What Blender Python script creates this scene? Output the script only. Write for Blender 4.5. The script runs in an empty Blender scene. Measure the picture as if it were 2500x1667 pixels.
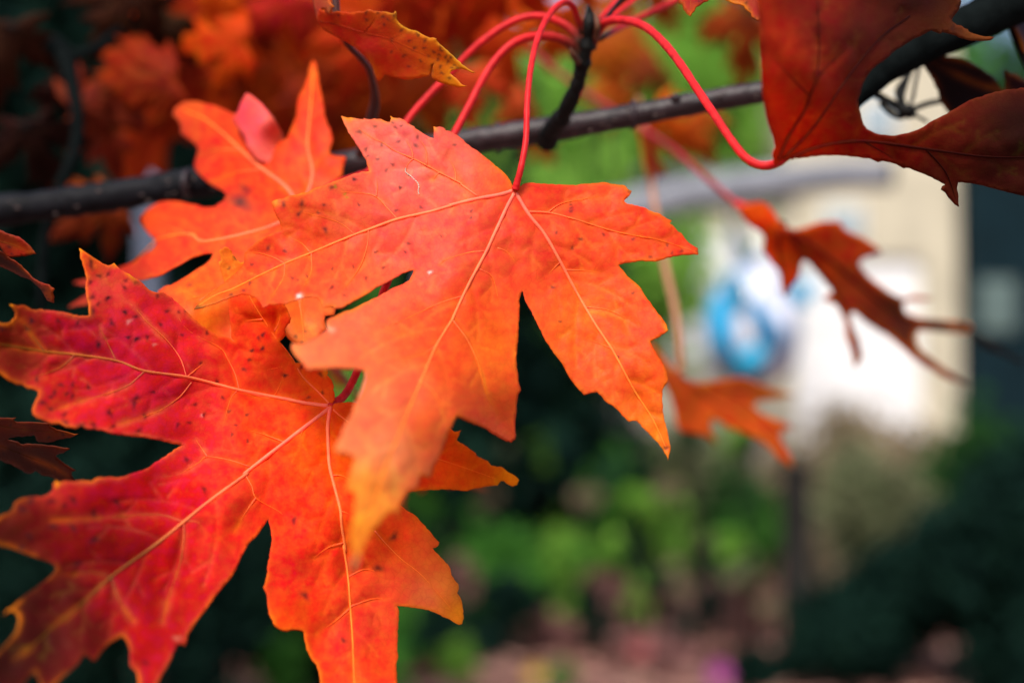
import bpy, math, random
import numpy as np
from mathutils import Vector, Matrix, noise
from mathutils.geometry import delaunay_2d_cdt
random.seed(7); RNG = np.random.default_rng(7)
scene = bpy.context.scene
COL = scene.collection
rad = math.radians
# ------------------------------------------------------------------ camera, sky, sun, exposure
FOCUS = 0.300; PITCH = rad(2.75); CAMZ = 1.5; LENS = 50.0; SENS = 36.0
cam_d = bpy.data.cameras.new('camera'); cam = bpy.data.objects.new('camera', cam_d); COL.objects.link(cam)
cam.location = (0, 0, CAMZ); cam.rotation_euler = (rad(90)+PITCH, 0, 0)
cam_d.lens = LENS; cam_d.sensor_width = SENS; cam_d.clip_start = 0.01; cam_d.clip_end = 500
cam_d.dof.use_dof = True; cam_d.dof.focus_distance = FOCUS; cam_d.dof.aperture_fstop = 6.8
scene.camera = cam
world = bpy.data.worlds.new('World'); scene.world = world; world.use_nodes = True
SUN_EL, SUN_AZ = rad(52), rad(200)      # azimuth: compass-like, direction the light comes from
nt = world.node_tree; nt.nodes.clear()
sky = nt.nodes.new('ShaderNodeTexSky'); sky.sky_type = 'NISHITA'; sky.sun_disc = False
sky.sun_elevation = SUN_EL; sky.sun_rotation = SUN_AZ; sky.dust_density = 3.0; sky.air_density = 1.0
bgn = nt.nodes.new('ShaderNodeBackground'); bgn.inputs[1].default_value = 0.10
wo = nt.nodes.new('ShaderNodeOutputWorld')
nt.links.new(sky.outputs[0], bgn.inputs[0]); nt.links.new(bgn.outputs[0], wo.inputs[0])
sd = bpy.data.lights.new('sun', 'SUN'); sun = bpy.data.objects.new('sun', sd); COL.objects.link(sun)
sd.energy = 2.1; sd.angle = rad(16); sd.color = (1.0, .95, .88)
sdir = Vector((math.sin(SUN_AZ)*math.cos(SUN_EL), math.cos(SUN_AZ)*math.cos(SUN_EL), math.sin(SUN_EL)))
sun.rotation_euler = (-sdir).to_track_quat('-Z', 'Y').to_euler()
scene.view_settings.view_transform = 'Standard'; scene.view_settings.look = 'None'
scene.view_settings.gamma = 1.0; scene.view_settings.use_curve_mapping = False
scene.view_settings.exposure = 0.85
scene.render.engine = 'CYCLES'
scene.cycles.use_denoising = True
scene.cycles.max_bounces = 8; scene.cycles.transparent_max_bounces = 8
# ------------------------------------------------------------------ space helpers
K = SENS/LENS/2500.0
CR = Matrix.Rotation(rad(90)+PITCH, 3, 'X'); CRn = np.array(CR)
def P(px, py, d):
    """point of the garden seen at photo position (px,py), d metres in front of the lens"""
    return Vector((0, 0, CAMZ)) + CR @ Vector(((px-1250)*K*d, -(py-833.5)*K*d, -d))
def PN(xy, d):
    xy = np.asarray(xy, float); d = np.asarray(d, float)
    loc = np.stack([(xy[:, 0]-1250)*K*d, -(xy[:, 1]-833.5)*K*d, -d], 1)
    return loc @ CRn.T + np.array([0, 0, CAMZ])
CROPS = dict(A=(400,250,.3827), B=(1100,400,.4785), C=(600,600,.5102), D=(0,580,.3827), E=(0,1100,.3616), F=(600,1100,.3616),
             G=(0,0,.3827), H=(600,0,.3189), I=(1200,0,.3189), J=(1800,0,.3827), K=(1500,400,.5102), M=(250,200,.3826),
             N=(650,680,.15945), O=(450,580,.19136), R=(700,900,.31898), Q=(740,850,.12758), S=(0,600,.19136), T=(0,880,.236), X=(0,0,1))
def tr(s):
    """'A 10,20 30,40 B 5,6' -> list of photo positions"""
    out = []; c = CROPS['X']
    for tok in s.split():
        if tok in CROPS: c = CROPS[tok]; continue
        a, b = tok.split(','); out.append((c[0]+float(a)*c[2], c[1]+float(b)*c[2]))
    return out
def lin(c):
    return tuple((v/255/12.92 if v/255 <= .04045 else ((v/255+.055)/1.055)**2.4) for v in c[:3])
# ------------------------------------------------------------------ object helpers
def tag(o, label=None, cat=None, group=None, kind=None):
    if label: o['label'] = label
    if cat: o['category'] = cat
    if group: o['group'] = group
    if kind: o['kind'] = kind
    return o
ORG = {}
def empty(name, loc, **kw):
    o = bpy.data.objects.new(name, None); COL.objects.link(o); o.location = loc; o.empty_display_size = .02
    ORG[o.name] = Vector(loc); return tag(o, **kw)
def mesh_obj(name, V, F, mat, parent=None, origin=None, smooth=True, **kw):
    V = np.asarray(V, float)
    if origin is None: origin = Vector(V.mean(0)) if parent is None else ORG[parent.name]
    origin = Vector(origin)
    me = bpy.data.meshes.new(name); me.from_pydata((V-np.array(origin)).tolist(), [], F)
    if smooth: me.polygons.foreach_set('use_smooth', [True]*len(me.polygons))
    me.materials.append(mat); me.update()
    o = bpy.data.objects.new(name, me); COL.objects.link(o)
    po = ORG[parent.name] if parent else Vector((0, 0, 0))
    o.location = origin-po
    if parent: o.parent = parent
    ORG[o.name] = origin
    return tag(o, **kw)
def smooth_path(pts, n=6):
    """Catmull-Rom through points of any dimension"""
    p = np.asarray(pts, float)
    if len(p) < 3: 
        t = np.linspace(0, 1, n*2)[:, None]; return p[0]*(1-t)+p[-1]*t
    q = np.vstack([2*p[0]-p[1], p, 2*p[-1]-p[-2]]); out = []
    for i in range(1, len(q)-2):
        for t in np.linspace(0, 1, n, endpoint=False):
            a, b, c, d = q[i-1], q[i], q[i+1], q[i+2]
            out.append(.5*((2*b)+(-a+c)*t+(2*a-5*b+4*c-d)*t*t+(-a+3*b-3*c+d)*t**3))
    out.append(q[-2]); return np.array(out)
def tube(path, radii, seg=8, squash=None):
    path = [Vector(p) for p in path]; V = []; F = []; n = len(path)
    up = None
    for i, p in enumerate(path):
        t = (path[min(i+1, n-1)]-path[max(i-1, 0)])
        t = t.normalized() if t.length > 1e-9 else Vector((0, 0, 1))
        if up is None: up = t.orthogonal().normalized()
        up = (up-t*up.dot(t)); up = up.normalized() if up.length > 1e-6 else t.orthogonal().normalized()
        s = t.cross(up)
        for k in range(seg):
            a = 2*math.pi*k/seg
            V.append(tuple(p+(up*math.cos(a)+s*math.sin(a))*radii[i]))
    for i in range(n-1):
        for k in range(seg):
            a = i*seg+k; b = i*seg+(k+1) % seg; F.append((a, b, b+seg, a+seg))
    F.append(tuple(range(seg-1, -1, -1))); F.append(tuple(range((n-1)*seg, n*seg)))
    return V, F
# ------------------------------------------------------------------ materials
def newmat(name):
    m = bpy.data.materials.new(name); m.use_nodes = True; t = m.node_tree; t.nodes.clear()
    out = t.nodes.new('ShaderNodeOutputMaterial'); return m, t, out
def simple(name, col, rough=.7, spec=.3, var=.3, scale=8, bump=0.0, bscale=40, col2=None):
    m, t, out = newmat(name); L = t.links
    b = t.nodes.new('ShaderNodeBsdfPrincipled'); b.inputs['Roughness'].default_value = rough
    b.inputs['Specular IOR Level'].default_value = spec
    tc = t.nodes.new('ShaderNodeTexCoord'); n = t.nodes.new('ShaderNodeTexNoise'); n.inputs['Scale'].default_value = scale
    n.inputs['Detail'].default_value = 5; L.new(tc.outputs['Object'], n.inputs['Vector'])
    r = t.nodes.new('ShaderNodeValToRGB'); r.color_ramp.elements[0].position = .3; r.color_ramp.elements[1].position = .7
    c2 = col2 or tuple(min(1, c*(1+var)) for c in col)
    c1 = col if col2 else tuple(c*(1-var) for c in col)
    r.color_ramp.elements[0].color = (*c1, 1); r.color_ramp.elements[1].color = (*c2, 1)
    L.new(n.outputs['Fac'], r.inputs['Fac']); L.new(r.outputs['Color'], b.inputs['Base Color'])
    if bump:
        n2 = t.nodes.new('ShaderNodeTexNoise'); n2.inputs['Scale'].default_value = bscale; n2.inputs['Detail'].default_value = 6
        L.new(tc.outputs['Object'], n2.inputs['Vector'])
        bp = t.nodes.new('ShaderNodeBump'); bp.inputs['Strength'].default_value = bump; bp.inputs['Distance'].default_value = .4/bscale
        L.new(n2.outputs['Fac'], bp.inputs['Height']); L.new(bp.outputs['Normal'], b.inputs['Normal'])
    L.new(b.outputs[0], out.inputs[0]); return m
def leaf_mat(name, transl=.3, rough=.5, spec=.13, fine=True, mott=.5):
    """pigment, with painted sheen and shade, comes from the blade's own colour attribute, broken up by cells, fine veinlets and mottling"""
    m, t, out = newmat(name); L = t.links; N = t.nodes.new
    at = N('ShaderNodeAttribute'); at.attribute_name = 'pigment_and_light'
    uv = N('ShaderNodeUVMap'); uv.uv_map = 'leaf'
    nz = N('ShaderNodeTexNoise'); nz.inputs['Scale'].default_value = 11; nz.inputs['Detail'].default_value = 6; nz.inputs['Roughness'].default_value = .6
    L.new(uv.outputs[0], nz.inputs['Vector'])
    hs = N('ShaderNodeHueSaturation'); L.new(at.outputs['Color'], hs.inputs['Color'])
    mr = N('ShaderNodeMapRange'); mr.inputs[1].default_value = .3; mr.inputs[2].default_value = .7
    mr.inputs[3].default_value = .5-.008*mott; mr.inputs[4].default_value = .5+.022*mott
    L.new(nz.outputs['Fac'], mr.inputs[0]); L.new(mr.outputs[0], hs.inputs['Hue'])
    nz2 = N('ShaderNodeTexNoise'); nz2.inputs['Scale'].default_value = 4.3; nz2.inputs['Detail'].default_value = 4
    L.new(uv.outputs[0], nz2.inputs['Vector'])
    mr2 = N('ShaderNodeMapRange'); mr2.inputs[1].default_value = .3; mr2.inputs[2].default_value = .7
    mr2.inputs[3].default_value = 1-.22*mott; mr2.inputs[4].default_value = 1+.22*mott
    L.new(nz2.outputs['Fac'], mr2.inputs[0]); L.new(mr2.outputs[0], hs.inputs['Value'])
    col = hs.outputs['Color']; nrm = None
    if fine:
        vo = N('ShaderNodeTexVoronoi'); vo.feature = 'DISTANCE_TO_EDGE'; vo.inputs['Scale'].default_value = 60
        wn = N('ShaderNodeTexNoise'); wn.inputs['Scale'].default_value = 30; L.new(uv.outputs[0], wn.inputs['Vector'])
        mx = N('ShaderNodeMix'); mx.data_type = 'VECTOR'; mx.inputs[0].default_value = .02
        L.new(uv.outputs[0], mx.inputs[4]); L.new(wn.outputs['Color'], mx.inputs[5]); L.new(mx.outputs[1], vo.inputs['Vector'])
        rr = N('ShaderNodeMapRange'); rr.inputs[1].default_value = 0; rr.inputs[2].default_value = .18; L.new(vo.outputs['Distance'], rr.inputs[0])
        vo2 = N('ShaderNodeTexVoronoi'); vo2.feature = 'DISTANCE_TO_EDGE'; vo2.inputs['Scale'].default_value = 17; L.new(mx.outputs[1], vo2.inputs['Vector'])
        rr2 = N('ShaderNodeMapRange'); rr2.inputs[1].default_value = 0; rr2.inputs[2].default_value = .10; L.new(vo2.outputs['Distance'], rr2.inputs[0])
        mu = N('ShaderNodeMath'); mu.operation = 'MULTIPLY'; L.new(rr.outputs[0], mu.inputs[0]); mu.inputs[1].default_value = .35
        ad = N('ShaderNodeMath'); ad.operation = 'ADD'; L.new(mu.outputs[0], ad.inputs[0]); L.new(rr2.outputs[0], ad.inputs[1])
        bp = N('ShaderNodeBump'); bp.inputs['Strength'].default_value = .13; bp.inputs['Distance'].default_value = .00025
        L.new(ad.outputs[0], bp.inputs['Height']); nrm = bp.outputs['Normal']
        cm = N('ShaderNodeMix'); cm.data_type = 'RGBA'; cm.blend_type = 'MULTIPLY'
        inv = N('ShaderNodeMapRange'); inv.inputs[3].default_value = .22; inv.inputs[4].default_value = 0.0
        L.new(rr2.outputs[0], inv.inputs[0]); L.new(inv.outputs[0], cm.inputs[0])
        L.new(col, cm.inputs[6]); cm.inputs[7].default_value = (.75, .45, .4, 1); col = cm.outputs[2]
    b = N('ShaderNodeBsdfPrincipled'); b.inputs['Roughness'].default_value = rough; b.inputs['Specular IOR Level'].default_value = spec
    L.new(col, b.inputs['Base Color'])
    tl = N('ShaderNodeBsdfTranslucent'); L.new(col, tl.inputs['Color'])
    if nrm: L.new(nrm, b.inputs['Normal'])
    mix = N('ShaderNodeMixShader'); mix.inputs[0].default_value = transl
    L.new(b.outputs[0], mix.inputs[1]); L.new(tl.outputs[0], mix.inputs[2]); L.new(mix.outputs[0], out.inputs[0])
    return m
M_leaf = leaf_mat('autumn_leaf_skin'); M_soft = leaf_mat('distant_leaf_skin', transl=.42, fine=False, rough=.6, spec=.06, mott=.9)
M_vein = leaf_mat('vein_skin', transl=.45, rough=.4, fine=False, mott=.6)
def stalk_material():
    m, t, out = newmat('red_leaf_stalk'); L = t.links; N = t.nodes.new
    at = N('ShaderNodeAttribute'); at.attribute_name = 'pigment_and_light'; tc = N('ShaderNodeTexCoord'); nz = N('ShaderNodeTexNoise'); nz.inputs['Scale'].default_value = 420; nz.inputs['Detail'].default_value = 5
    L.new(tc.outputs['Object'], nz.inputs[0]); hs = N('ShaderNodeHueSaturation'); mr = N('ShaderNodeMapRange'); mr.inputs[1].default_value = .3; mr.inputs[2].default_value = .7; mr.inputs[3].default_value = .72; mr.inputs[4].default_value = 1.15
    L.new(nz.outputs['Fac'], mr.inputs[0]); L.new(mr.outputs[0], hs.inputs['Value']); L.new(at.outputs['Color'], hs.inputs['Color'])
    b = N('ShaderNodeBsdfPrincipled'); b.inputs['Roughness'].default_value = .45; b.inputs['Specular IOR Level'].default_value = .14; L.new(hs.outputs[0], b.inputs['Base Color'])
    bp = N('ShaderNodeBump'); bp.inputs['Strength'].default_value = .35; bp.inputs['Distance'].default_value = .0004; L.new(nz.outputs['Fac'], bp.inputs['Height']); L.new(bp.outputs[0], b.inputs['Normal'])
    L.new(b.outputs[0], out.inputs[0]); return m
M_stalk = stalk_material(); M_twig_red = simple('red_twig_skin', (.30, .02, .025), rough=.4, spec=.3, var=.3, scale=90)
M_stalk_dk = simple('brown_leaf_stalk', (.07, .016, .01), rough=.5, var=.2, scale=90)
M_bark = simple('maple_bark', (.028, .016, .018), rough=.48, spec=.4, var=.55, scale=210, bump=.45, bscale=420)
M_bark_dk = simple('dark_spur_bark', (.007, .007, .006), rough=.6, spec=.15, var=.5, scale=400, bump=.6, bscale=900)
M_shade = simple('shaded_black_bark', (.005, .007, .007), rough=.9, spec=.02, var=.4, scale=200, bump=.5, bscale=500)  # black base colour stands in for shade on these branches
M_bud = simple('bud_scale', (.12, .045, .02), rough=.5, var=.4, scale=300)
# ------------------------------------------------------------------ leaf builder
def rbf(ctrl):
    """thin-plate surface through (px,py,value...) control points"""
    c = np.array(ctrl, float); xy = c[:, :2]/1000; v = c[:, 2:]; n = len(c)
    def U(r2): return np.where(r2 > 1e-12, .5*r2*np.log(r2+1e-20), 0)
    D = ((xy[:, None]-xy[None])**2).sum(2); A = np.zeros((n+3, n+3)); A[:n, :n] = U(D)+np.eye(n)*1e-4
    A[:n, n] = 1; A[:n, n+1:] = xy; A[n, :n] = 1; A[n+1:, :n] = xy.T
    w = np.linalg.lstsq(A, np.vstack([v, np.zeros((3, v.shape[1]))]), rcond=None)[0]
    def f(p):
        p = np.asarray(p, float)/1000; d = ((p[:, None]-xy[None])**2).sum(2)
        return U(d) @ w[:n] + w[n] + p @ w[n+1:]
    return f
def idw(ctrl, power=3.0):
    c = np.array(ctrl, float)
    def f(p):
        d = ((np.asarray(p, float)[:, None]-c[None, :, :2])**2).sum(2)+900.
        w = d**(-power/2); return (w @ c[:, 2:])/w.sum(1)[:, None]
    return f
def seg_dist(p, a, b, chunk=4000):
    out = np.full(len(p), 1e9); ab = b-a; l2 = (ab**2).sum(1)+1e-9
    for i in range(0, len(p), chunk):
        q = p[i:i+chunk, None]; t = np.clip(((q-a)*ab).sum(2)/l2, 0, 1)
        d = ((q-(a+ab*t[..., None]))**2).sum(2); out[i:i+chunk] = np.sqrt(d.min(1))
    return out
def inside(p, poly):
    x, y = p[:, 0], p[:, 1]; r = np.zeros(len(p), bool); j = len(poly)-1
    for i in range(len(poly)):
        xi, yi = poly[i]; xj, yj = poly[j]
        c = ((yi > y) != (yj > y)); 
        with np.errstate(divide='ignore', invalid='ignore'):
            r ^= c & (x < (xj-xi)*(y-yi)/(yj-yi+1e-12)+xi)
        j = i
    return r
def vnoise(p, s, seed=0, octv=3):
    return np.array([noise.fractal(Vector((x*s, y*s, seed*7.31)), 1.0, 2.0, octv) for x, y in p])
def make_stalk(parent, pw, R, mat=None):
    n_ = len(pw); R = [r*(1+.05*noise.noise(Vector((i*.35, R[0]*1e4, 2)))+.03*noise.noise(Vector((i*.9, 1, 7)))) for i, r in enumerate(R)]
    VV, FF = tube(pw, R, 14); o = mesh_obj('leaf_stalk', VV, FF, mat or M_stalk, parent, origin=Vector(pw[0]))
    c = []
    for i in range(n_):
        t = i/(n_-1); e = max(0, min(1, (t-.86)/.12)); q = .5+.5*noise.noise(Vector((i*.3, n_, 4)))
        a = np.array([.66, .012, .016])*(1-q*.3)+np.array([.62, .05, .04])*q*.3; a = a*(1-e)+np.array([.05, .022, .012])*e
        c += [(*a, 1)]*14
    at = o.data.attributes.new('pigment_and_light', 'FLOAT_COLOR', 'POINT'); at.data.foreach_set('color', np.array(c).ravel()); return o
def build_leaf(parent, label, outline, depth, colors, veins=(), spots=(), mat=None, step=7.0, thick=.00022,
               relief=.0006, wave=.0012, edge=(235,120,20), edge_w=7, edge_amt=.55, stalk=None, stalk_r=9, stalk_mat=None,
               origin=None, name='leaf', vein_near=(255,150,130), vein_far=(255,165,60), vr=3.4, seed=0, rough_edge=1.6,
               halo=.45, real_color=False, side=0, gain=.9, stalk_dark=True):
    mat = mat or M_leaf
    o = np.array(outline, float)
    if abs(o[0]-o[-1]).sum() < 1: o = o[:-1]
    B = []
    for i in range(len(o)):
        a = o[i]; b = o[(i+1) % len(o)]; n = max(1, int(np.hypot(*(b-a))/step)); nn = (b-a)[::-1]*[1, -1]
        nn = nn/(np.hypot(*nn)+1e-9)
        for k in range(n):
            q = a+(b-a)*k/n
            if k: q = q+nn*RNG.normal()*rough_edge*.45
            B.append(q)
    B = np.array(B); lo = B.min(0); hi = B.max(0)
    gx = np.arange(lo[0], hi[0], step); gy = np.arange(lo[1], hi[1], step*.87)
    X, Y = np.meshgrid(gx, gy); X = X+(np.arange(len(gy)) % 2)[:, None]*step*.5
    I = np.stack([X.ravel(), Y.ravel()], 1)+RNG.normal(size=(X.size, 2))*step*.12
    I = I[inside(I, B)]
    sa, sb = B, np.roll(B, -1, 0)
    I = I[seg_dist(I, sa, sb) > step*.55]
    if len(spots) and step < 7.5:
        sx_ = np.array([(s_[0]+rr_*math.cos(k_*1.047+s_[0]), s_[1]+rr_*math.sin(k_*1.047+s_[0])) for s_ in spots for rr_, kk in ((0, 1), (3.2, 6), (7.0, 6)) for k_ in range(kk)])
        sx_ = sx_[inside(sx_, B)]; sx_ = sx_[seg_dist(sx_, sa, sb) > 2.5]
        if len(sx_): I = I[seg_dist(I, sx_, sx_+.01) > 2.2]; I = np.vstack([I, sx_])
    pts = np.vstack([B, I]); nb = len(B)
    res = delaunay_2d_cdt([Vector(p) for p in pts.tolist()], [], [list(range(nb))], 1, 1e-4)
    q = np.array([(v.x, v.y) for v in res[0]]); tris = [tuple(f) for f in res[2]]
    ed = seg_dist(q, sa, sb)
    df = rbf(depth); d = df(q)[:, 0]
    vp = [smooth_path(v[0], 5) for v in veins]; vw = [v[1] for v in veins]
    if vp:
        va = np.vstack([v[:-1] for v in vp]); vb = np.vstack([v[1:] for v in vp]); vd = seg_dist(q, va, vb)
    else: vd = np.full(len(q), 200.)
    quilt = relief*(1-np.exp(-(vd/26)**1.3))
    def wv(p): return wave*(vnoise(p, .0042, seed+3, 2)*1.3+vnoise(p, .015, seed+9, 2)*.35)
    d = d-quilt+wv(q)*np.clip(1.2-.4*np.exp(-ed/30), 0, 1.2)
    fd = np.full(len(q), 200.)
    if side > 0 and vp:
        fa, fb = [], []
        for v, w in zip(vp, vw):
            if w < .55: continue
            L_ = np.concatenate([[0], np.cumsum(np.hypot(*np.diff(v, axis=0).T))]); sgn = 1
            for dist in np.arange(side*.5, L_[-1]-25, side*.5):
                sgn = -sgn; i = min(np.searchsorted(L_, dist), len(v)-2); t = v[i+1]-v[i]; t = t/(np.hypot(*t)+1e-9); p = v[i].copy()
                a_ = sgn*rad(52+8*RNG.normal()); mx_ = 30+.30*min(L_[-1]-dist, dist+160)*(.8+.4*RNG.random()); step_ = mx_/7
                for k_ in range(7):
                    c_, s_ = math.cos(a_), math.sin(a_); nx = p+np.array([t[0]*c_-t[1]*s_, t[0]*s_+t[1]*c_])*step_
                    fa.append(p.copy()); fb.append(nx.copy()); 
                    if k_ in (2, 4):
                        a2 = a_+sgn*rad(48)*(1 if k_ == 2 else -1); c2, s2 = math.cos(a2), math.sin(a2); e_ = nx+np.array([t[0]*c2-t[1]*s2, t[0]*s2+t[1]*c2])*step_*1.8
                        fa.append(nx.copy()); fb.append(e_)
                    p = nx; a_ *= .9
        if fa: fd = seg_dist(q, np.array(fa), np.array(fb)); d = d+relief*.4*np.exp(-(fd/8)**1.5)
    # colour
    cf = idw(colors); c = np.clip(cf(q), 0, 255)
    c = np.array([lin(x) for x in c]) if not real_color else c
    e = np.array(lin(edge)); ew = (np.exp(-(ed/edge_w)**1.5)*edge_amt)*(0.1+1.25*np.clip(vnoise(q, .011, seed+5)*1.4+.45, 0, 1))
    ew = np.clip(ew, 0, 1)[:, None]; c = c*(1-ew)+e*ew
    if vp:
        h = np.array(lin((255, 125, 25)))*.8; hw = (np.exp(-(vd/7.0)**1.4)*halo)[:, None]*np.clip(.5+vnoise(q, .01, seed+6), 0, 1)[:, None]
        c = c*(1-hw)+h*hw
    if side > 0:
        fw = (np.exp(-(fd/4.0)**1.6)*.6)[:, None]*np.clip(.65+vnoise(q, .013, seed+8), .15, 1)[:, None]; c = c*(1-fw)+(c*[1.15, 1.9, 1.5]+np.array([.02, .03, .0]))*fw
    blot = np.clip(vnoise(q, .006, seed+12, 4)*1.5, -1, 1)[:, None]
    c = c*(1+.16*blot*np.array([.35, 1.6, 1.0]))
    for s in spots:
        x, y, r = s[:3]; sc = np.array(lin(s[3])) if len(s) > 3 else np.array([.035, .012, .016])
        st = s[4] if len(s) > 4 else .74
        ang_ = np.arctan2(q[:, 1]-y, q[:, 0]-x); dd = np.hypot(q[:, 0]-x, q[:, 1]-y)*(1+.28*np.sin(ang_*2+x)+.18*np.sin(ang_*3+y)); r = r*(.62+.38*((x*7.3+y*3.1) % 1)); w = (st*np.exp(-(dd/(r*1.0))**2.2))[:, None]; c = c*(1-w)+sc*w
    c = np.clip(c*gain, .0015, .95)
    top = PN(q, d); nrm = np.zeros_like(top)
    T = np.array(tris); e1 = top[T[:, 1]]-top[T[:, 0]]; e2 = top[T[:, 2]]-top[T[:, 0]]; fn = np.cross(e1, e2)
    for k in range(3): np.add.at(nrm, T[:, k], fn)
    nrm /= np.linalg.norm(nrm, axis=1)[:, None]+1e-12
    if (nrm @ (CRn @ np.array([0, 0, 1]))).mean() < 0: nrm = -nrm; T = T[:, ::-1]
    bot = top-nrm*thick; n = len(q)
    # boundary edges
    cnt = {}
    for a, b, cc in T.tolist():
        for u, v in ((a, b), (b, cc), (cc, a)): cnt[(u, v)] = 1
    F = T.tolist()+(T[:, ::-1]+n).tolist()
    for (u, v) in list(cnt):
        if (v, u) not in cnt: F.append((v, u, u+n, v+n))
    V = np.vstack([top, bot])
    org = Vector(PN([origin or outline[0]], df([origin or outline[0]])[:, 0])[0])
    leaf = mesh_obj(name, V, F, mat, parent, origin=org, label=label)
    me = leaf.data
    at = me.attributes.new('pigment_and_light', 'FLOAT_COLOR', 'POINT')
    cc = np.ones((2*n, 4)); cc[:n, :3] = c; cc[n:, :3] = c*[.9, 1.1, 1.3]; at.data.foreach_set('color', cc.ravel())
    uvl = me.uv_layers.new(name='leaf'); li = np.zeros(len(me.loops), int); me.loops.foreach_get('vertex_index', li)
    uq = np.vstack([q, q])/300.0+seed*3.7; uvl.data.foreach_set('uv', uq[li].ravel())
    # veins: each its own raised ridge
    for v, w in zip(vp, vw):
        dv = df(v)[:, 0]+wv(v)*1.2
        m = inside(v, B)
        if m.sum() < 3: continue
        pw = PN(v, dv-.00002); k = np.linspace(1, .28 if w > .8 else .08, len(v)); R = K*FOCUS*w*vr*(.66 if w > .8 else .52)*k*dv/FOCUS*(1+.06*np.sin(np.arange(len(v))*1.7+seed))
        VV, FF = tube(pw[m], R[m], 6)
        ve = mesh_obj('vein', VV, FF, M_vein, leaf, origin=Vector(pw[m][0]))
        a = ve.data.attributes.new('pigment_and_light', 'FLOAT_COLOR', 'POINT'); g = cf(v[m]); 
        n0 = np.array(lin(vein_near)); n1 = np.array(lin(vein_far))
        tt = np.clip(np.linspace(0, 1.2, m.sum()) + (0 if w > .8 else .35), 0, 1)[:, None]
        base = np.array([lin(x) for x in np.clip(g, 0, 255)])
        mb = .22 if w > .8 else .5; vc = (n0*(1-tt)+n1*tt)*(1-mb)+base*mb; dim = np.clip(base[:, :1]/.62, .22, 1.15); vc = vc*dim*gain
        vc = np.repeat(vc, 6, 0); vc = np.hstack([vc, np.ones((len(vc), 1))]); a.data.foreach_set('color', vc.ravel())
        ul = ve.data.uv_layers.new(name='leaf'); lj = np.zeros(len(ve.data.loops), int); ve.data.loops.foreach_get('vertex_index', lj)
        ul.data.foreach_set('uv', (np.repeat(v[m], 6, 0)/300.)[lj].ravel())
    if stalk:
        sp = smooth_path(stalk, 8); pw = [P(a, b, c_) for a, b, c_ in sp]
        n_ = len(sp); R = []
        for i in range(n_):
            t = i/(n_-1); e_ = 1+.25*math.exp(-t*14)+.6*math.exp(-(1-t)*16)
            R.append(K*sp[i][2]*stalk_r*e_*(1+.03*math.sin(i*1.7)))
        make_stalk(leaf, pw, R, stalk_mat)
    return leaf
def veins(s, w=1.0):
    return [(tr(x), w) for x in s.split('|')]
def spots(s, r=6, **k):
    return [(x, y, r) for x, y in tr(s)]
# ================================================================== THE SHARP BRANCH IN FRONT
branch = empty('maple_branch', P(1340, 345, .372), label='brown maple branch crossing the middle, big sharp orange red leaves on its spur', cat='branch')
def limb(parent, name, pts, radii, mat, seg=14, knob=.06, nf=.02, **kw):
    """pts (px,py,d), radii in px"""
    sp = smooth_path([(a, b, c, r) for (a, b, c), r in zip(pts, radii)], 10)
    path = []; R = []
    for i, (a, b, c, r) in enumerate(sp):
        path.append(P(a, b, c)); R.append(K*c*r*(1+knob*noise.noise(Vector((a*nf, b*nf, 3)))+knob*.5*noise.noise(Vector((a*nf*3, b*nf*3, 9)))))
    V, F = tube(path, R, seg); return mesh_obj(name, V, F, mat, parent, **kw)
M_barkL = simple('shade_darkened_bark', (.006, .006, .008), rough=.6, spec=.12, var=.6, scale=160, bump=.6, bscale=400)  # left stretch of bark blackened to paint in the vignette
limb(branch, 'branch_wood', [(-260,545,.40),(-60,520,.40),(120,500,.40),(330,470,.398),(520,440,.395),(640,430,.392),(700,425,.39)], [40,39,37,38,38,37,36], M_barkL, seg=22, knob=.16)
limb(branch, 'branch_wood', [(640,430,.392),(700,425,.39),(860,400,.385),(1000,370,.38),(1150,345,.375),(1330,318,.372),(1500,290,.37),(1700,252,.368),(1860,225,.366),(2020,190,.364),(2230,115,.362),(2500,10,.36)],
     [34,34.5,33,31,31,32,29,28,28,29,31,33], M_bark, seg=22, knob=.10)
g0 = np.random.default_rng(5); LN = []
bp_ = smooth_path([(-60,520),(120,500),(330,470),(520,440),(700,425),(860,400),(1000,370),(1150,345),(1330,318),(1500,290),(1700,252),(1860,225),(2020,190),(2230,140)], 12)
for i in range(70):
    j_ = g0.integers(0, len(bp_)-1); x_, y_ = bp_[j_]; dd_ = np.interp(x_, [-60, 860, 1330, 2230], [.40, .385, .372, .362]); th = g0.uniform(-1.1, 1.1); rr_ = K*dd_*30
    c_ = P(x_, y_+math.sin(th)*29, dd_-math.cos(th)*rr_*.97); LN.append((c_, g0.uniform(2.2, 4.5)*K*dd_))
VV, FF = [], []
for c_, r_ in LN:
    V_, F_ = tube([c_+Vector((-r_*1.6, 0, 0)), c_+Vector((-r_*.5, -r_*.4, 0)), c_+Vector((r_*.5, -r_*.4, 0)), c_+Vector((r_*1.6, 0, 0))], [r_*.2, r_*.7, r_*.7, r_*.2], 6); k0 = len(VV); VV += V_; FF += [tuple(a+k0 for a in f) for f in F_]
mesh_obj('lenticels', VV, FF, simple('lenticel_cork', (.11, .075, .065), var=.4, scale=900), branch, kind='stuff')
for px in (455, 1215, 1545):
    y_ = np.interp(px, bp_[:, 0], bp_[:, 1]); d_ = np.interp(px, [-60, 860, 1330, 2230], [.40, .385, .372, .362]); a_ = [P(px-7+k_*4, y_-(1 if px > 500 else -1)*0, d_) for k_ in range(5)]
    V_, F_ = tube(a_, [K*d_*rr_ for rr_ in (30, 35.5, 36.5, 35, 30)], 18); mesh_obj('bark_ring', V_, F_, M_bark, branch)
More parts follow.
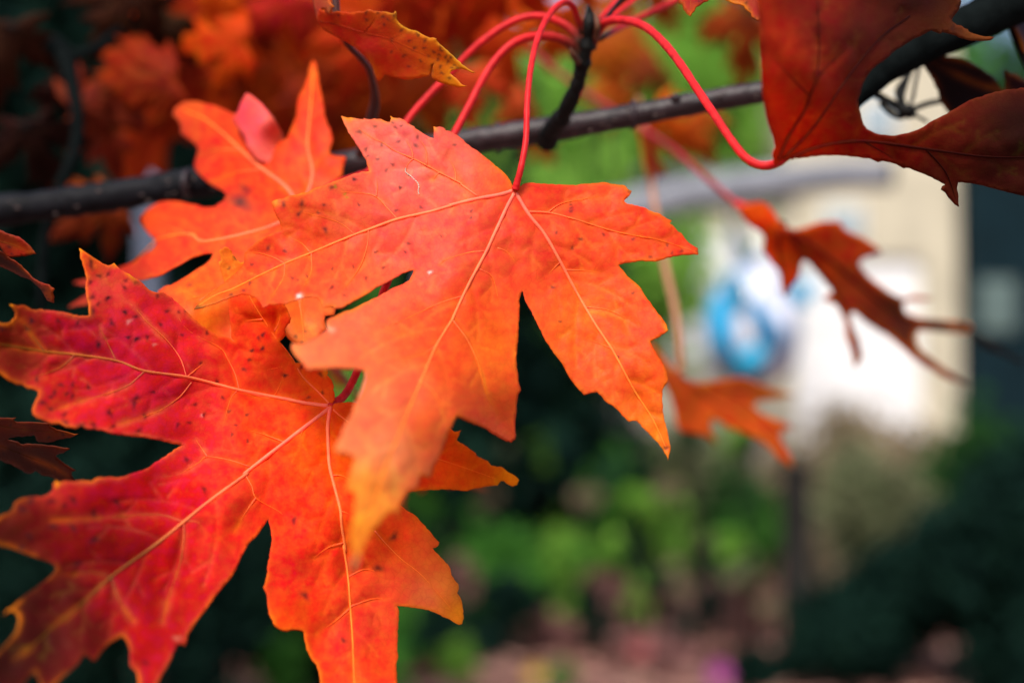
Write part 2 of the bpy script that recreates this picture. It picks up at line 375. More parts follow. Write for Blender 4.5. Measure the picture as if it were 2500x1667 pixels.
for px, py, r in ((1650,240,14),(1010,352,12)):
    limb(branch, 'bark_knot', [(px-14,py+12,.37),(px,py,.366),(px+9,py-7,.366)], [r,r*.9,r*.35], M_bark, 10)
limb(branch, 'spur', [(1335,345,.372),(1348,315,.366),(1372,285,.36),(1395,240,.355),(1412,200,.352),(1420,160,.35),(1430,125,.348),(1437,90,.347)],
     [30,23,21,19,17,20,16,14], M_bark_dk, 14, knob=.25, nf=.05)
limb(branch, 'bud', [(1436,92,.347),(1438,62,.346),(1440,38,.346),(1437,14,.345)], [13,17,12,3], M_bark_dk, 12)
limb(branch, 'bud', [(1455,95,.345),(1459,70,.342),(1456,45,.342),(1450,30,.342)], [7,8,6,2], M_bud, 10)
limb(branch, 'bud', [(1412,152,.347),(1400,135,.344),(1392,118,.343)], [9,9,3], M_bud, 10)
# ---- central leaf
L1 = tr('H 2050,1440 2030,1390 1990,1335 1940,1290 1880,1240 1830,1200 1780,1160 1720,1122 1690,1100 1650,1060 1600,1027 1560,1003 1530,1000 1525,985 1485,970 1460,975 1437,970 1440,1000 1437,1035 1440,1060 1410,1052 1380,1035 1340,1010 1300,985 1270,960 1240,945 1215,920 1195,912 1175,903 1165,908 1130,902 1105,888 1112,905 1105,935 1085,935 1060,925 1035,912 1000,912 985,908 960,915 930,914 905,905 900,915 870,912 830,905 780,903 755,895 731,888 745,925 770,975 785,1015 800,1030 850,1110 890,1170 925,1240 945,1312 '
        'A 1290,442 1260,442 1200,460 1140,485 1080,505 1020,530 960,550 920,572 880,577 840,590 800,597 750,615 700,625 683,638 700,690 720,730 740,765 750,810 755,818 730,828 700,832 660,848 620,872 580,900 540,932 515,960 512,1010 '
        '500,1050 470,1075 430,1110 380,1155 345,1185 310,1205 270,1235 240,1258 215,1285 192,1318 220,1312 245,1308 290,1290 330,1280 390,1255 450,1232 500,1220 545,1225 590,1245 615,1275 630,1308 645,1300 670,1282 700,1287 740,1280 765,1282 800,1268 830,1262 860,1250 900,1240 950,1236 985,1244 1000,1262 1012,1290 1020,1305 1050,1302 1085,1300 1092,1322 '
        'N 1060,450 1110,445 1150,440 1200,425 1250,385 1280,380 1330,345 1400,310 1480,265 1560,220 1640,165 1720,115 1790,85 1850,55 1960,-10 2060,-70 2160,-110 2260,-135 2235,-60 2190,25 2100,80 2010,115 1920,150 1840,205 1740,258 1650,300 1560,350 1470,390 1380,440 1330,465 1240,490 1150,530 1050,580 990,600 930,635 925,690 950,765 '
        '900,810 800,870 700,930 600,985 500,1000 430,985 390,990 385,1080 430,1150 480,1200 560,1275 600,1340 660,1385 740,1362 830,1370 930,1368 1060,1355 1200,1362 1340,1375 1450,1390 1520,1405 '
        'R 600,30 605,60 590,110 570,170 550,215 530,250 515,290 505,340 460,400 440,450 425,500 395,560 368,605 375,635 400,645 440,640 480,645 520,665 515,710 495,760 482,810 480,850 460,880 458,905 480,925 510,935 540,965 535,1000 530,1050 518,1100 520,1140 505,1190 490,1250 492,1300 500,1340 520,1375 515,1430 500,1480 490,1520 512,1545 540,1500 560,1440 575,1385 600,1345 625,1310 640,1260 650,1225 690,1205 730,1150 765,1110 790,1082 820,1100 850,1112 858,1085 862,1040 880,1010 905,975 930,930 960,925 1000,912 1015,870 1030,812 1060,820 1100,835 1112,800 1120,760 1160,690 1185,640 1205,590 1240,480 '
        'C 985,870 1000,835 1015,812 1045,828 1070,840 1110,855 1150,872 1180,895 1210,912 1240,928 1272,940 1290,925 1294,905 1290,870 1290,840 1296,790 1300,740 1305,710 1318,690 1308,660 1305,620 1297,580 1295,540 1300,480 1305,420 1308,360 1310,300 1312,250 1322,215 '
        'B 372,655 380,690 392,715 410,745 430,790 455,840 480,890 510,940 540,980 570,1020 590,1060 610,1095 630,1122 655,1155 680,1180 700,1175 720,1168 750,1165 775,1190 795,1215 820,1228 840,1245 860,1262 885,1290 910,1315 930,1310 950,1310 975,1340 1010,1370 1035,1400 1060,1422 1080,1450 1100,1482 1110,1512 1118,1470 1122,1440 1113,1405 1110,1380 1100,1340 1090,1300 1083,1250 1080,1200 1083,1150 1095,1130 1112,1110 1105,1080 1100,1050 1085,1020 1065,990 1045,955 1030,930 1018,905 1040,893 1070,880 1092,865 1112,848 1100,815 1082,790 1060,765 1050,750 1025,715 1000,682 985,660 970,632 945,608 920,588 900,570 880,542 865,528 858,515 890,505 930,500 970,495 1010,496 1045,498 1075,490 1100,480 1150,470 1180,463 1210,464 1240,460 1265,462 1262,430 1245,422 1220,406 1200,385 1190,372 1180,355 1160,345 1140,320 1118,305 1130,290 1105,280 1070,255 1040,248 1010,235 980,220 940,212 900,203 885,190 905,170 925,140 905,130 890,112 860,108 840,105 815,102 785,94 740,99 700,102 650,108 600,108 550,105 500,105 450,100 400,97 370,103 350,118 345,135')
D1 = [(1258,460,.303),(850,290,.310),(1000,310,.308),(1100,350,.307),(900,400,.306),(1050,480,.303),(480,755,.288),(600,690,.292),(680,495,.2945),(800,600,.2945),(950,540,.2995),(960,650,.297),
      (1240,640,.298),(1100,650,.292),(1000,800,.280),(800,700,.283),(740,880,.250),(850,900,.253),(1270,710,.297),(1250,1080,.288),(1180,900,.284),(1118,1015,.266),(950,1100,.241),(870,1380,.214),(840,1100,.236),(1050,1150,.251),
      (1500,700,.302),(1630,1120,.291),(1620,800,.297),(1430,950,.294),(1700,615,.306),(1540,460,.309),(1400,450,.308),(1400,550,.304)]
C1 = [(850,290,240,105,60),(900,340,232,92,72),(1000,340,235,90,78),(1000,420,238,92,78),(1120,380,240,85,62),(1220,430,235,75,25),(1050,500,240,75,55),(700,510,232,62,18),(760,560,228,60,15),(650,620,228,50,15),(560,700,235,75,15),(500,745,225,90,15),
      (850,530,235,85,45),(700,680,240,75,35),(850,650,240,75,40),(950,580,242,72,50),(1100,560,240,62,40),(1200,560,238,60,38),(1050,640,242,75,55),(950,740,244,90,62),(850,800,246,110,72),(740,860,248,120,70),(1000,800,240,80,35),(1130,750,240,80,25),
      (1190,830,242,95,22),(1200,960,244,85,22),(1240,1060,240,80,35),(1100,900,240,80,28),(1000,950,246,100,60),(900,1000,248,125,75),(830,1100,250,135,80),(950,1080,250,130,80),(880,1200,252,135,40),(870,1320,250,140,25),(870,1360,235,130,40),
      (1050,1050,245,95,35),(1300,520,235,55,30),(1400,500,235,60,28),(1500,460,240,70,28),(1450,550,236,62,30),(1600,560,236,62,26),(1690,610,225,45,20),(1300,700,240,72,32),(1400,620,238,65,28),(1500,720,238,75,22),(1400,800,242,95,22),
      (1600,800,232,65,15),(1480,930,242,100,40),(1560,950,240,85,20),(1600,1050,242,105,20),(1625,1110,235,95,20),(1280,600,238,68,40)]
C1 = [(x, y, r_, g_+(4 if y < 650 and x < 1260 else 2), b_+(13 if y < 650 and x < 1260 else 5)) for x, y, r_, g_, b_ in C1]  # upper-left pink and paled centre lobe paint sky sheen into the colour
V1 = (veins('B 318,138 250,158 130,180 0,212 A 1829,660 1690,700 1490,745 1310,810 1215,845 1080,900 940,960 780,1025 600,1110 450,1185 330,1230 225,1295|B 325,150 290,215 250,300 215,375 180,450 110,580 60,680 10,790 C 990,350 910,480 850,620 790,760 700,980 660,1080 600,1300 550,1430|B 333,150 400,260 480,360 560,500 640,650 740,820 820,940 870,1030 940,1160 1030,1300 1100,1450')
      + veins('B 390,245 500,250 640,285 800,335 930,365 1050,385 1180,425 1250,448|B 140,168 60,110 H 1640,1400 1480,1320 1380,1265 1280,1215 1140,1155 1060,1100 960,1050 860,980', .72)
      + veins('A 1490,745 1430,680 1350,600 1250,578 1130,570|A 1215,842 1140,780 1040,740 900,705|A 1305,812 1300,900 1260,1030 1190,1140 1100,1230|A 935,960 880,900 800,860|A 770,1028 700,990 600,960 530,962|A 940,962 940,1080 890,1180|A 770,1028 765,1110 720,1190 690,1240|C 1040,240 940,270 830,320 720,370 610,420|C 1130,28 1060,35 960,65 920,95|C 990,355 1060,450 1110,560 1150,700 1220,840|C 1120,112 1180,150 1210,260|B 180,445 100,450 0,480|B 240,430 290,450 330,500|B 580,540 680,545 765,555|B 690,730 800,745 900,790|B 500,245 560,205 650,185 800,160|B 560,500 500,560|B 820,940 720,900|H 1385,1265 1380,1150 1330,1060|H 1280,1215 1270,1150 1220,1060|H 1610,1390 1600,1300 1560,1220|H 1480,1320 1430,1380|H 1280,1215 1240,1260 1225,1300|A 1355,600 1362,540 1355,470|C 830,640 900,700 960,800|C 910,480 840,520 760,540', .42))
S1 = (spots('H 870,1010 1315,1050 1170,1085 1300,1115 1010,1220 1600,1110 1040,1112', 6) + spots('H 1125,940 1190,965 1145,975 920,1145 935,1195 1125,1260 1075,1305 1185,1435 830,1375 990,970', 4.5)
      + spots('A 765,655 880,650 860,712 1030,810 665,930 1073,1178 1070,543', 8) + spots('A 985,705 700,720 1245,655 1505,545 1540,955 1400,1055 855,1135 915,1110 1150,1230 550,1150 560,1035 770,948 1350,955 1770,855 1075,1062 1215,490 1560,900 510,1200 430,1225 1290,1120 820,1120 1020,655 1210,1050 1640,670 1480,690', 5)
      + spots('B 105,242 105,275 540,350 665,385 930,385 1020,475 620,430 780,360 930,660 560,805 855,985 520,630 1105,415 1130,455 1180,445 985,640', 4.5)
      + [(1392.,492.,3.),(1393.,500.,3.2),(1394.,508.,4),(1394.,516.,5)]
      + [(482.,752.,14.,(60,55,25)),(1626.,1093.,9.,(60,25,20)),(1537.,468.,4.5),(1704.,612.,6.,(120,25,20)),(872.,1372.,17.,(150,120,90)),(869.,1385.,14.,(120,110,90))]
      + [(x, y, 5., (250,225,215), .9) for x, y in ((733,724),(729,722),(1049,665))] + [(808,804,9.,(250,190,150),.7)]
      + [(819.,456.,5.,(120,150,20),.6),(842.,474.,5.,(130,160,20),.6),(847,482,4,(120,150,20),.6)])
S1 += [(x, y, 11., (250,150,25), .85) for x, y in ((853,289),(954,286),(1058,311),(674,494),(1631,803),(1543,458))]
leaf1 = build_leaf(branch, 'large orange red leaf in the centre, sharp, hanging from the upright pink stalk', L1, D1, C1, V1, S1, vr=7.5, step=5.6, side=95, edge_amt=.5, relief=.0007, wave=.0010,
    stalk=[(1258,462,.3025),(1264,440,.302),(1273,405,.302),(1284,340,.304),(1287,260,.308),(1294,180,.313),(1308,110,.320),(1330,55,.328),(1355,20,.334),(1380,5,.338),(1400,18,.342),(1412,50,.345),(1425,80,.347)], stalk_r=7.6, origin=(1258,460), seed=1, gain=1.0)
# white caterpillar scrape on the upper lobe
sc_ = smooth_path(tr('H 1225,1290 1222,1310 1235,1330 1265,1350 1290,1375 1315,1400 1325,1430 1320,1465 1328,1490'), 5)
d_ = rbf(D1)(sc_)[:, 0]-.00085
V_, F_ = tube(PN(sc_, d_), [K*.3*(1.6+.9*math.sin(i*2.3)) for i in range(len(sc_))], 5)
mesh_obj('insect_trail', V_, F_, simple('dry_trail', (.5, .38, .3), var=.4, scale=2000), leaf1)
# ---- lower left leaf
L2 = tr('Q 545,1110 600,1055 700,1035 800,1035 980,1035 X 900,1000 960,1010 1050,1020 1100,1045 C 1000,890 1030,882 1022,905 1010,930 1050,955 1100,990 1115,1010 1160,1030 1175,1050 1230,1060 1262,1085 1290,1100 1308,1120 1298,1142 1275,1150 1250,1138 1235,1125 1220,1125 1205,1145 1150,1150 1090,1162 1060,1172 1020,1168 950,1165 900,1168 850,1170 800,1172 775,1178 '
        'R 925,945 895,990 870,1040 F 1050,370 1100,410 1150,440 1200,495 1250,550 1280,590 1308,618 1300,640 1262,655 1290,690 1340,740 1365,765 1382,795 1390,840 1410,870 1437,900 1440,930 1428,960 1450,990 1462,1030 1470,1080 1472,1130 1462,1165 1440,1172 1415,1160 1380,1135 1300,1100 1250,1080 1200,1065 1100,1050 1020,1042 1035,1080 1032,1120 1030,1200 1022,1300 1028,1400 1015,1440 1020,1500 1022,1568 1010,1750 950,1900 800,1950 700,1850 620,1760 560,1700 520,1640 505,1560 498,1500 480,1440 450,1410 430,1370 412,1320 400,1270 395,1222 385,1213 350,1205 320,1205 280,1215 245,1208 200,1180 165,1110 150,1040 145,980 130,940 120,915 135,880 145,830 152,760 165,680 178,600 172,540 155,455 '
        'E 1800,480 1760,540 1720,590 1680,625 1650,680 1620,740 1595,800 1570,842 1530,890 1480,950 1400,1060 1360,1110 1330,1150 1295,1205 1275,1230 1262,1290 1250,1315 1225,1302 1200,1310 1180,1350 1160,1400 1130,1460 1090,1520 1060,1600 1000,1700 940,1600 930,1500 905,1470 880,1440 882,1390 875,1320 850,1270 825,1250 800,1262 740,1300 690,1350 650,1410 625,1412 600,1385 570,1378 520,1440 470,1490 430,1520 390,1560 340,1620 290,1640 270,1560 240,1500 200,1520 150,1600 60,1720 -90,1760 -60,1560 -70,1400 0,1340 60,1280 110,1210 128,1150 125,1110 90,1078 60,1080 20,1110 45,1075 80,1055 150,990 250,920 320,865 360,830 382,795 365,765 310,740 250,720 140,680 60,650 0,640 -90,610 -120,530 -60,470 0,440 60,415 90,385 100,345 150,318 210,308 280,310 330,290 360,265 360,220 378,200 400,215 440,200 500,208 560,200 620,205 660,180 720,178 800,180 860,165 900,150 960,132 1000,115 1080,60 1170,0 '
        'D 1110,1350 1168,1322 1100,1312 1020,1290 950,1278 880,1268 800,1260 740,1250 700,1243 640,1225 560,1218 520,1200 480,1215 420,1205 380,1180 330,1185 290,1165 240,1150 212,1125 210,1080 230,1030 245,1000 245,980 215,965 180,962 150,940 100,930 60,912 20,880 0,865 -80,850 -180,780 -220,690 -160,600 -60,560 0,540 50,545 75,538 98,510 100,475 85,450 65,425 90,430 115,435 150,430 175,440 200,457 230,462 265,455 300,462 340,465 430,480 470,492 520,498 572,495 568,440 560,400 552,360 550,300 555,250 545,210 530,170 515,110 508,68 535,85 560,102 590,122 620,142 655,165 690,178 712,172 728,162 745,180 770,205 800,222 825,232 860,258 900,282 930,312 950,332 980,345 1010,352 1040,345 1065,365 1100,385 1130,412 1165,445 1200,480 1240,520 1290,562 1330,590 1370,612 1420,630 1470,642 1498,662 '
        'O 602,1285 600,1200 590,1100 580,1020 575,950 562,850 555,760 530,650 512,560 498,500 480,450 455,370 440,310 460,300 472,290 458,220 447,170 470,145 490,150 500,128 530,120 555,130 580,150 615,180 600,195 625,225 640,240 665,280 690,300 715,320 800,300 900,420 1000,560 1150,700 1240,800 1275,850 1285,880 1310,905 1318,940 1332,970 1340,1000 1360,1022 1350,1050 1345,1085 1320,1100 1300,1130 1278,1170 1278,1200 1298,1240 1270,1270 1240,1300 1210,1325 '
        'N 245,1030 270,1055 330,1125 360,1180 400,1225 440,1290 500,1290 560,1275 620,1250 Q 200,300 340,300 440,310 470,370 460,420 480,480 450,500 500,555 540,600 560,660 585,720 570,790 595,840 600,900 605,980 560,1040 520,1075')
D2 = [(808,992,.300),(1265,1180,.312),(1110,1050,.312),(1000,1180,.308),(1130,1510,.297),(970,1480,.296),(870,1250,.295),(870,1667,.285),(700,1500,.286),(660,1270,.294),(700,1150,.297),(560,1250,.288),
      (400,1450,.276),(200,1600,.262),(0,1450,.262),(60,1200,.270),(250,1180,.278),(450,1080,.295),(0,860,.279),(150,950,.283),(250,800,.290),(200,605,.293),(400,720,.300),(0,800,.279),(530,900,.304),(400,1000,.293),(575,830,.3065),(535,610,.3075),(690,760,.3055),(640,700,.3075),(720,870,.305),(800,900,.304)]
C2F = lambda C: [(x, y, r_, g_+(5 if x > 480 and r_ > 210 else -2), b_+(14 if x < 520 and r_ > 140 else -2)) for x, y, r_, g_, b_ in C]
D2 = [(a, b, .300-(.300-c)*1.45) if c < .297 else (a, b, c) for a, b, c in D2]
C2 = [(810,990,235,62,22),(780,930,240,70,15),(740,870,236,50,18),(650,780,224,28,14),(600,700,225,45,18),(530,640,244,130,45),(560,660,242,110,40),(650,900,236,45,25),(560,850,228,38,30),(450,830,222,40,45),(350,780,214,35,48),(250,700,225,55,45),(215,640,238,75,22),(300,650,235,60,40),
      (400,950,196,22,42),(300,880,186,18,42),(200,850,182,16,40),(150,760,190,22,38),(60,800,130,25,20),(20,760,130,38,18),(40,870,115,30,16),(150,1000,205,30,25),(250,1030,215,32,38),(400,1040,216,38,48),(120,920,185,28,22),(500,1000,228,45,40),(600,1000,238,45,25),(650,1080,236,42,22),
      (480,1100,222,45,48),(560,1150,232,42,40),(350,1180,190,18,32),(450,1230,205,18,35),(250,1200,178,18,30),(130,1200,185,35,22),(60,1260,105,22,18),(20,1300,80,22,16),(200,1320,118,14,24),(300,1350,122,13,25),(420,1380,195,18,26),(300,1450,160,18,24),(500,1400,215,26,28),(550,1300,226,32,28),(350,1550,190,22,26),(400,1620,200,30,34),
      (150,1450,78,15,15),(60,1450,58,16,14),(100,1560,60,16,14),(220,1560,90,17,17),(0,1600,48,15,13),(700,1250,224,30,24),(760,1120,238,62,12),(820,1080,240,82,14),(880,1050,240,84,14),(700,1400,222,34,32),(800,1350,225,36,22),(850,1250,235,50,18),(950,1300,240,62,22),(1050,1350,244,85,40),(1100,1420,248,120,50),(1040,1450,246,100,62),(1125,1500,244,125,25),
      (950,1450,236,60,42),(750,1500,235,50,22),(850,1550,220,36,40),(900,1620,226,50,28),(700,1520,240,68,22),(1080,1100,232,58,12),(1150,1140,238,85,12),(1240,1180,246,140,12),(1000,1150,225,42,15)]  # near-black left tips: maroon leaf colour plus painted corner shade
V2 = (veins('Q 480,1100 350,1090 0,1040 D 1829,1030 1520,970 1200,890 920,850 740,785 480,745 280,725 0,680 -120,660|X 805,996 C 200,930 0,1085 E 1660,160 1400,350 1240,480 1040,640 750,850 520,1060 380,1170 200,1330 100,1400|Q 525,1130 500,1250 480,1400 X 800,1050 R 320,650 330,760 370,920 410,1080 420,1200 450,1400 F 660,640 690,850 705,1050 720,1250 730,1500 740,1700')
      + veins('X 806,988 775,955 739,919 N 400,1230 260,1040 X 676,829 O 1040,1090 930,920 850,780 720,500 640,370 540,190|X 814,1000 834,1018 870,1042 940,1075 1040,1110 1130,1140 1230,1175', .6)
      + veins('D 1190,890 1150,770 1060,650 940,540 870,460 780,380 680,280 600,170|D 1525,965 1500,870 1450,770 1400,700 1200,590 1100,440|D 1220,925 1140,1020 1000,1110 760,1190|D 920,855 820,940 700,990 470,1060 340,1100|D 740,785 690,680 630,560|D 1510,980 1470,1030 1430,1170|D 480,745 380,830 200,900|D 280,720 200,620 130,520|D 1829,1310 1700,1260 1600,1230|E 1690,110 1560,65 1400,40 1340,80 1200,160 1050,180|E 1400,40 D 1250,1290|E 1240,480 1120,440 1000,430 850,440 580,460 350,470|E 1660,170 1700,240 1730,320 1870,400 F 250,430|E 1240,490 1240,600 1210,780 1150,950 1100,1150|E 1725,320 1640,440 1580,550|E 750,850 800,1000 900,1150|E 750,850 600,820 400,840|E 1250,470 1330,480 1360,510|F 590,165 650,168 720,205|F 640,405 700,425|F 660,620 560,650 460,720|F 870,540 940,620 1050,730 1200,850 1400,1080|F 690,850 800,800 900,820|F 705,1050 850,1000 950,1000|F 705,1060 600,1150 480,1230|O 1150,1195 1210,1060 1230,900|O 1000,1040 900,1050 780,1060|N 390,1240 300,1330 0,1400|D 1190,890 1300,800|C 0,700 130,720 200,560|Q 0,1550 -60,1700', .4))
S2 = (spots('S 1160,200 1160,255 1270,385 1590,535 1605,445 1730,470 1180,655 1375,665 1250,745 1590,845 1735,905 1425,985 400,960 740,955 990,985 1260,1260 345,1060 20,1060 1735,1190 1630,1170 1190,830 1690,400 1380,360 1155,465', 7.5) + spots('D 870,645 820,635 940,635 690,385 625,685 205,530 800,475', 6) +
      spots('T 380,195 630,250 750,250 915,280 750,365 690,345 565,325 530,375 525,500 1130,540 665,560 680,640 970,665 1170,680 1435,725 1390,450 1410,385 845,670 445,435', 8) +
      spots('D 1505,1195 1580,1300 1460,1110 1300,1130 1245,1065 1135,1190 1210,1180 925,1140 980,985 1065,470 1025,555 1140,475 1160,620 1320,610 1280,800 1555,840 1590,780 1605,720 1675,708 1675,622 1420,1020 1575,1130 1480,1255 1385,920 1185,465 1005,370 1815,880', 5.5) +
      spots('E 345,340 495,330 360,510 495,520 200,575 435,370 150,395 790,350 640,600 520,760 210,335 1260,60 1380,260 985,1430 630,420 140,660', 9) + spots('O 570,395 1000,1240 865,1445 1000,1415 945,1280 660,285 640,240', 5) + spots('N 540,1350 290,1480 830,1460', 6) + spots('Q 105,940 370,850', 4.5) + spots('F 325,470 890,790 400,975 660,1280 1000,580', 9)
      + [(432,1558,9,(225,130,110),.5),(314,785,6,(235,150,140),.8),(376,841,4,(230,130,120),.6),(492,1014,5,(235,150,140),.7)])
S2 += [(x, y, 11., (250,150,25), .85) for x, y in ((26,744),(196,608),(279,645),(317,668),(140,1180),(1290,1178),(1296,1180),(798,905))]
leaf2 = build_leaf(branch, 'large crimson to orange leaf at the lower left with dark specks along its left lobes', L2, D2, C2F(C2), V2, S2, vr=8, step=6.0, side=105, gain=1.1, mat=leaf_mat('crimson_leaf_skin', spec=.05, rough=.6), relief=.0008, wave=.0013,
    stalk=[(805,995,.3005),(815,985,.302),(838,968,.305),(856,940,.3075),(872,905,.309),(895,835,.311),(925,745,.312),(945,690,.313),(985,590,.318),(1040,460,.325),(1100,345,.333),(1150,250,.338),(1200,160,.341),(1255,105,.343),(1320,88,.345),(1380,100,.347),(1420,135,.349)], stalk_r=9.5, origin=(808,992), seed=2, edge_amt=.45)
# ---- upper left leaf, out of focus
L3 = tr('X 735,520 H 740,1340 745,1290 760,1240 768,1200 740,1195 700,1195 660,1185 640,1170 660,1100 665,1050 650,1000 620,930 600,850 590,770 575,700 560,640 550,560 542,490 515,460 492,500 480,560 468,610 440,680 410,730 395,790 388,850 375,910 355,965 335,1010 310,1060 290,1085 '
        'M 1165,372 1090,380 1000,400 920,300 870,215 800,185 740,160 680,145 600,125 540,125 500,140 460,170 445,215 480,245 500,290 495,330 540,365 590,400 610,430 600,470 585,520 590,560 625,600 650,622 690,655 720,672 760,690 790,722 770,760 720,795 680,800 650,800 600,785 560,780 500,765 450,760 400,762 360,770 320,790 280,818 240,870 250,905 275,945 300,975 340,1012 335,1040 320,1062 285,1085 250,1110 210,1138 170,1162 110,1182 50,1205 0,1232 '
        'X 236,668 212,680 178,690 212,697 215,715 166,750 215,742 270,722 M 170,1290 260,1263 330,1245 400,1215 450,1185 500,1160 550,1130 600,1110 650,1095 705,1092 690,1130 660,1158 620,1182 570,1215 530,1242 480,1272 440,1295 400,1300 375,1318 350,1335 '
        'X 400,740 440,790 500,840 580,880 640,850 680,810 N 260,740 290,800 300,862 330,910 360,935 400,975 560,1050 700,1000 800,900 880,800 940,780 905,700 892,640 900,565 960,560 1045,552 1052,500 1062,440 1000,430 960,400 900,330 X 790,690 815,640 850,560 820,500 780,490')
D3 = [(a, b, .300+(c-.300)*1.5) if c > .322 else (a, b, c) for a, b, c in [(735,520,.332),(765,150,.352),(440,270,.362),(600,350,.345),(550,450,.342),(300,650,.350),(400,560,.345),(350,690,.325),(450,700,.318),(560,800,.316),(780,780,.3165),(640,640,.322),(830,500,.335),(800,400,.338),(170,740,.352)]]
C3 = [(470,300,205,48,20),(735,520,238,65,25),(765,170,238,85,10),(755,230,232,55,15),(760,330,205,32,12),(800,420,232,62,18),(700,420,236,60,20),(600,380,235,65,15),(500,300,225,62,20),(450,270,215,62,18),(550,430,210,35,10),(500,370,205,30,18),(620,470,220,40,12),(600,500,225,80,50),(430,530,235,62,15),(350,540,220,55,15),(500,570,238,62,25),(600,570,238,68,35),(400,620,225,42,20),(320,650,195,28,18),(250,680,150,30,15),
      (450,690,240,85,15),(520,650,238,75,22),(420,740,235,75,35),(500,800,238,110,18),(560,810,235,85,45),(700,770,242,115,30),(720,830,244,125,45),(760,740,240,100,50),(800,760,245,120,50),(680,730,235,100,20),(780,800,246,125,60)]
V3 = veins('X 735,520 M 1180,680 1000,540 880,430 760,320 640,230 520,180|X 735,520 640,560 500,590 M 560,970 340,1010 200,1150|X 735,520 M 1340,600 1310,400 1330,150 1345,-80', .9)+veins('X 735,520 700,600 600,670 500,720 400,745|M 1000,560 850,580 700,640|M 880,430 700,440 620,480|X 500,590 430,560 380,545|N 500,320 530,500 560,720 575,980|O 1480,760 1500,900|M 620,1400 750,1300', .55)
leaf3 = build_leaf(branch, 'soft focus orange red leaf left of the central leaf, its lobes pointing up and left', L3, D3, C3, V3, spots('M 885,760 870,780 915,690 560,1290', 9, )+spots('N 600,800 330,790 560,975 440,880', 4)+[(588,492,22,(95,55,45),.75)], vr=8, step=8, side=110, mat=M_leaf, seed=3, gain=1.05, origin=(735,520), edge_w=8, edge=(215,75,20), edge_amt=.35,
    stalk=[(735,520,.356),(800,460,.350),(880,428,.344),(905,415,.340),(960,350,.345),(1010,275,.348),(1090,190,.350),(1170,108,.350),(1260,50,.350),(1330,42,.350),(1390,70,.3495),(1418,110,.3495)], stalk_r=9)
# its pink folded lobe
build_leaf(branch, 'pink folded leaf lobe with a rounded tip behind the soft orange leaf', tr('M 920,72 890,120 870,175 845,215 830,240 860,290 900,340 930,420 960,470 1000,505 1030,518 1080,540 1130,480 1165,372 1140,310 1118,270 1090,225 1060,190 1020,145 980,112 950,88'),
    [(600,240,.368),(640,390,.361),(690,330,.365),(570,290,.370),(650,300,.360)], [(600,240,225,65,70),(620,320,228,80,90),(650,380,235,80,75),(690,340,236,72,45),(590,290,215,60,70)], seed=4, step=8, gain=1.5, origin=(640,400), edge_amt=.1, mat=M_leaf)
# ---- leaf at top right seen from below, on the arching stalk
L4 = tr('X 1893,405 J 225,985 245,940 235,890 215,840 200,800 185,740 175,680 165,620 160,560 155,480 152,400 150,300 148,220 146,150 135,70 130,0 125,-120 170,-260 320,-330 500,-380 700,-330 900,-300 1100,-260 1250,-150 1380,-60 1430,10 1410,70 1375,115 1370,135 1400,160 1430,165 1470,190 1480,205 1530,222 1580,235 1640,238 1620,258 1560,262 1500,260 1450,248 1420,240 1380,222 1340,212 1310,205 1300,216 1280,210 1240,195 1200,215 1150,240 1100,268 1050,300 1000,330 950,375 900,410 860,445 830,485 810,520 795,560 785,600 770,640 775,680 790,730 805,790 830,825 870,845 920,862 980,868 1040,860 1100,848 1150,830 1200,805 1260,765 1320,735 1380,700 1480,640 1600,600 1720,570 1850,560 2000,600 2080,750 2060,950 2000,1150 1900,1262 1829,1252 1760,1235 1700,1220 1640,1205 1600,1195 1540,1180 1480,1168 1410,1165 1402,1200 1412,1250 1415,1320 1390,1305 1350,1262 1330,1230 1302,1212 1310,1190 1330,1180 1310,1170 1260,1145 1200,1115 1160,1100 1120,1085 1080,1072 1060,1076 1020,1050 980,1038 950,1032 925,1028 900,1036 870,1022 845,1012 800,1010 750,1002 700,996 640,992 580,994 500,1000 420,1008 340,1018 290,1026')
D4 = [(1893,405,.274),(1860,200,.258),(1855,0,.252),(2000,200,.266),(2100,0,.275),(2300,50,.292),(2428,92,.300),(2100,380,.285),(2300,430,.296),(2340,500,.300),(2500,350,.300),(2100,250,.280),(1950,350,.275)]
C4 = [(1893,405,205,45,12),(1870,250,215,55,20),(1860,60,190,45,25),(1930,150,195,50,28),(1960,300,200,38,12),(2000,380,210,42,10),(2020,200,165,38,22),(2000,50,135,28,22),(2100,100,100,28,20),(2100,200,110,30,20),(2200,100,90,32,20),(2300,60,95,42,20),(2400,90,120,60,25),(2250,0,60,22,16),(2100,350,140,22,10),(2200,380,110,20,10),(2300,420,90,24,16),(2340,490,95,35,22),(2450,420,62,18,14),(2500,320,45,18,14),(2100,400,170,30,8)]  # darkening to the right paints underside and corner shade into the leaf
V4 = veins('X 1893,405 J 330,860 420,720 470,600 505,480 520,330 520,200 510,0|X 1893,405 J 500,940 800,900 1200,950 1600,1000 2000,1000|X 1893,405 J 480,820 700,500 900,250 1100,100', 1.0)+veins('J 470,620 300,450 200,330|J 505,480 700,300|J 800,900 1000,1010|J 1200,950 1330,1100 1400,1290', .5)
S4 = [(1996,180,9,(60,20,15),.6),(1997,200,9,(190,110,50),.0)]+[(1996,y,9,(185,95,45),.75) for y in (118,135,150,165)]+[(1993,y,10,(70,18,12),.7) for y in (182,195)]+[(1998,y,9,(75,22,15),.6) for y in (75,88,60,30)]+[(1975,250,9,(90,20,12),.5)]+spots('J 1375,185 1380,190 1430,210', 5)+[(2080,290,22,(90,18,10),.5)]
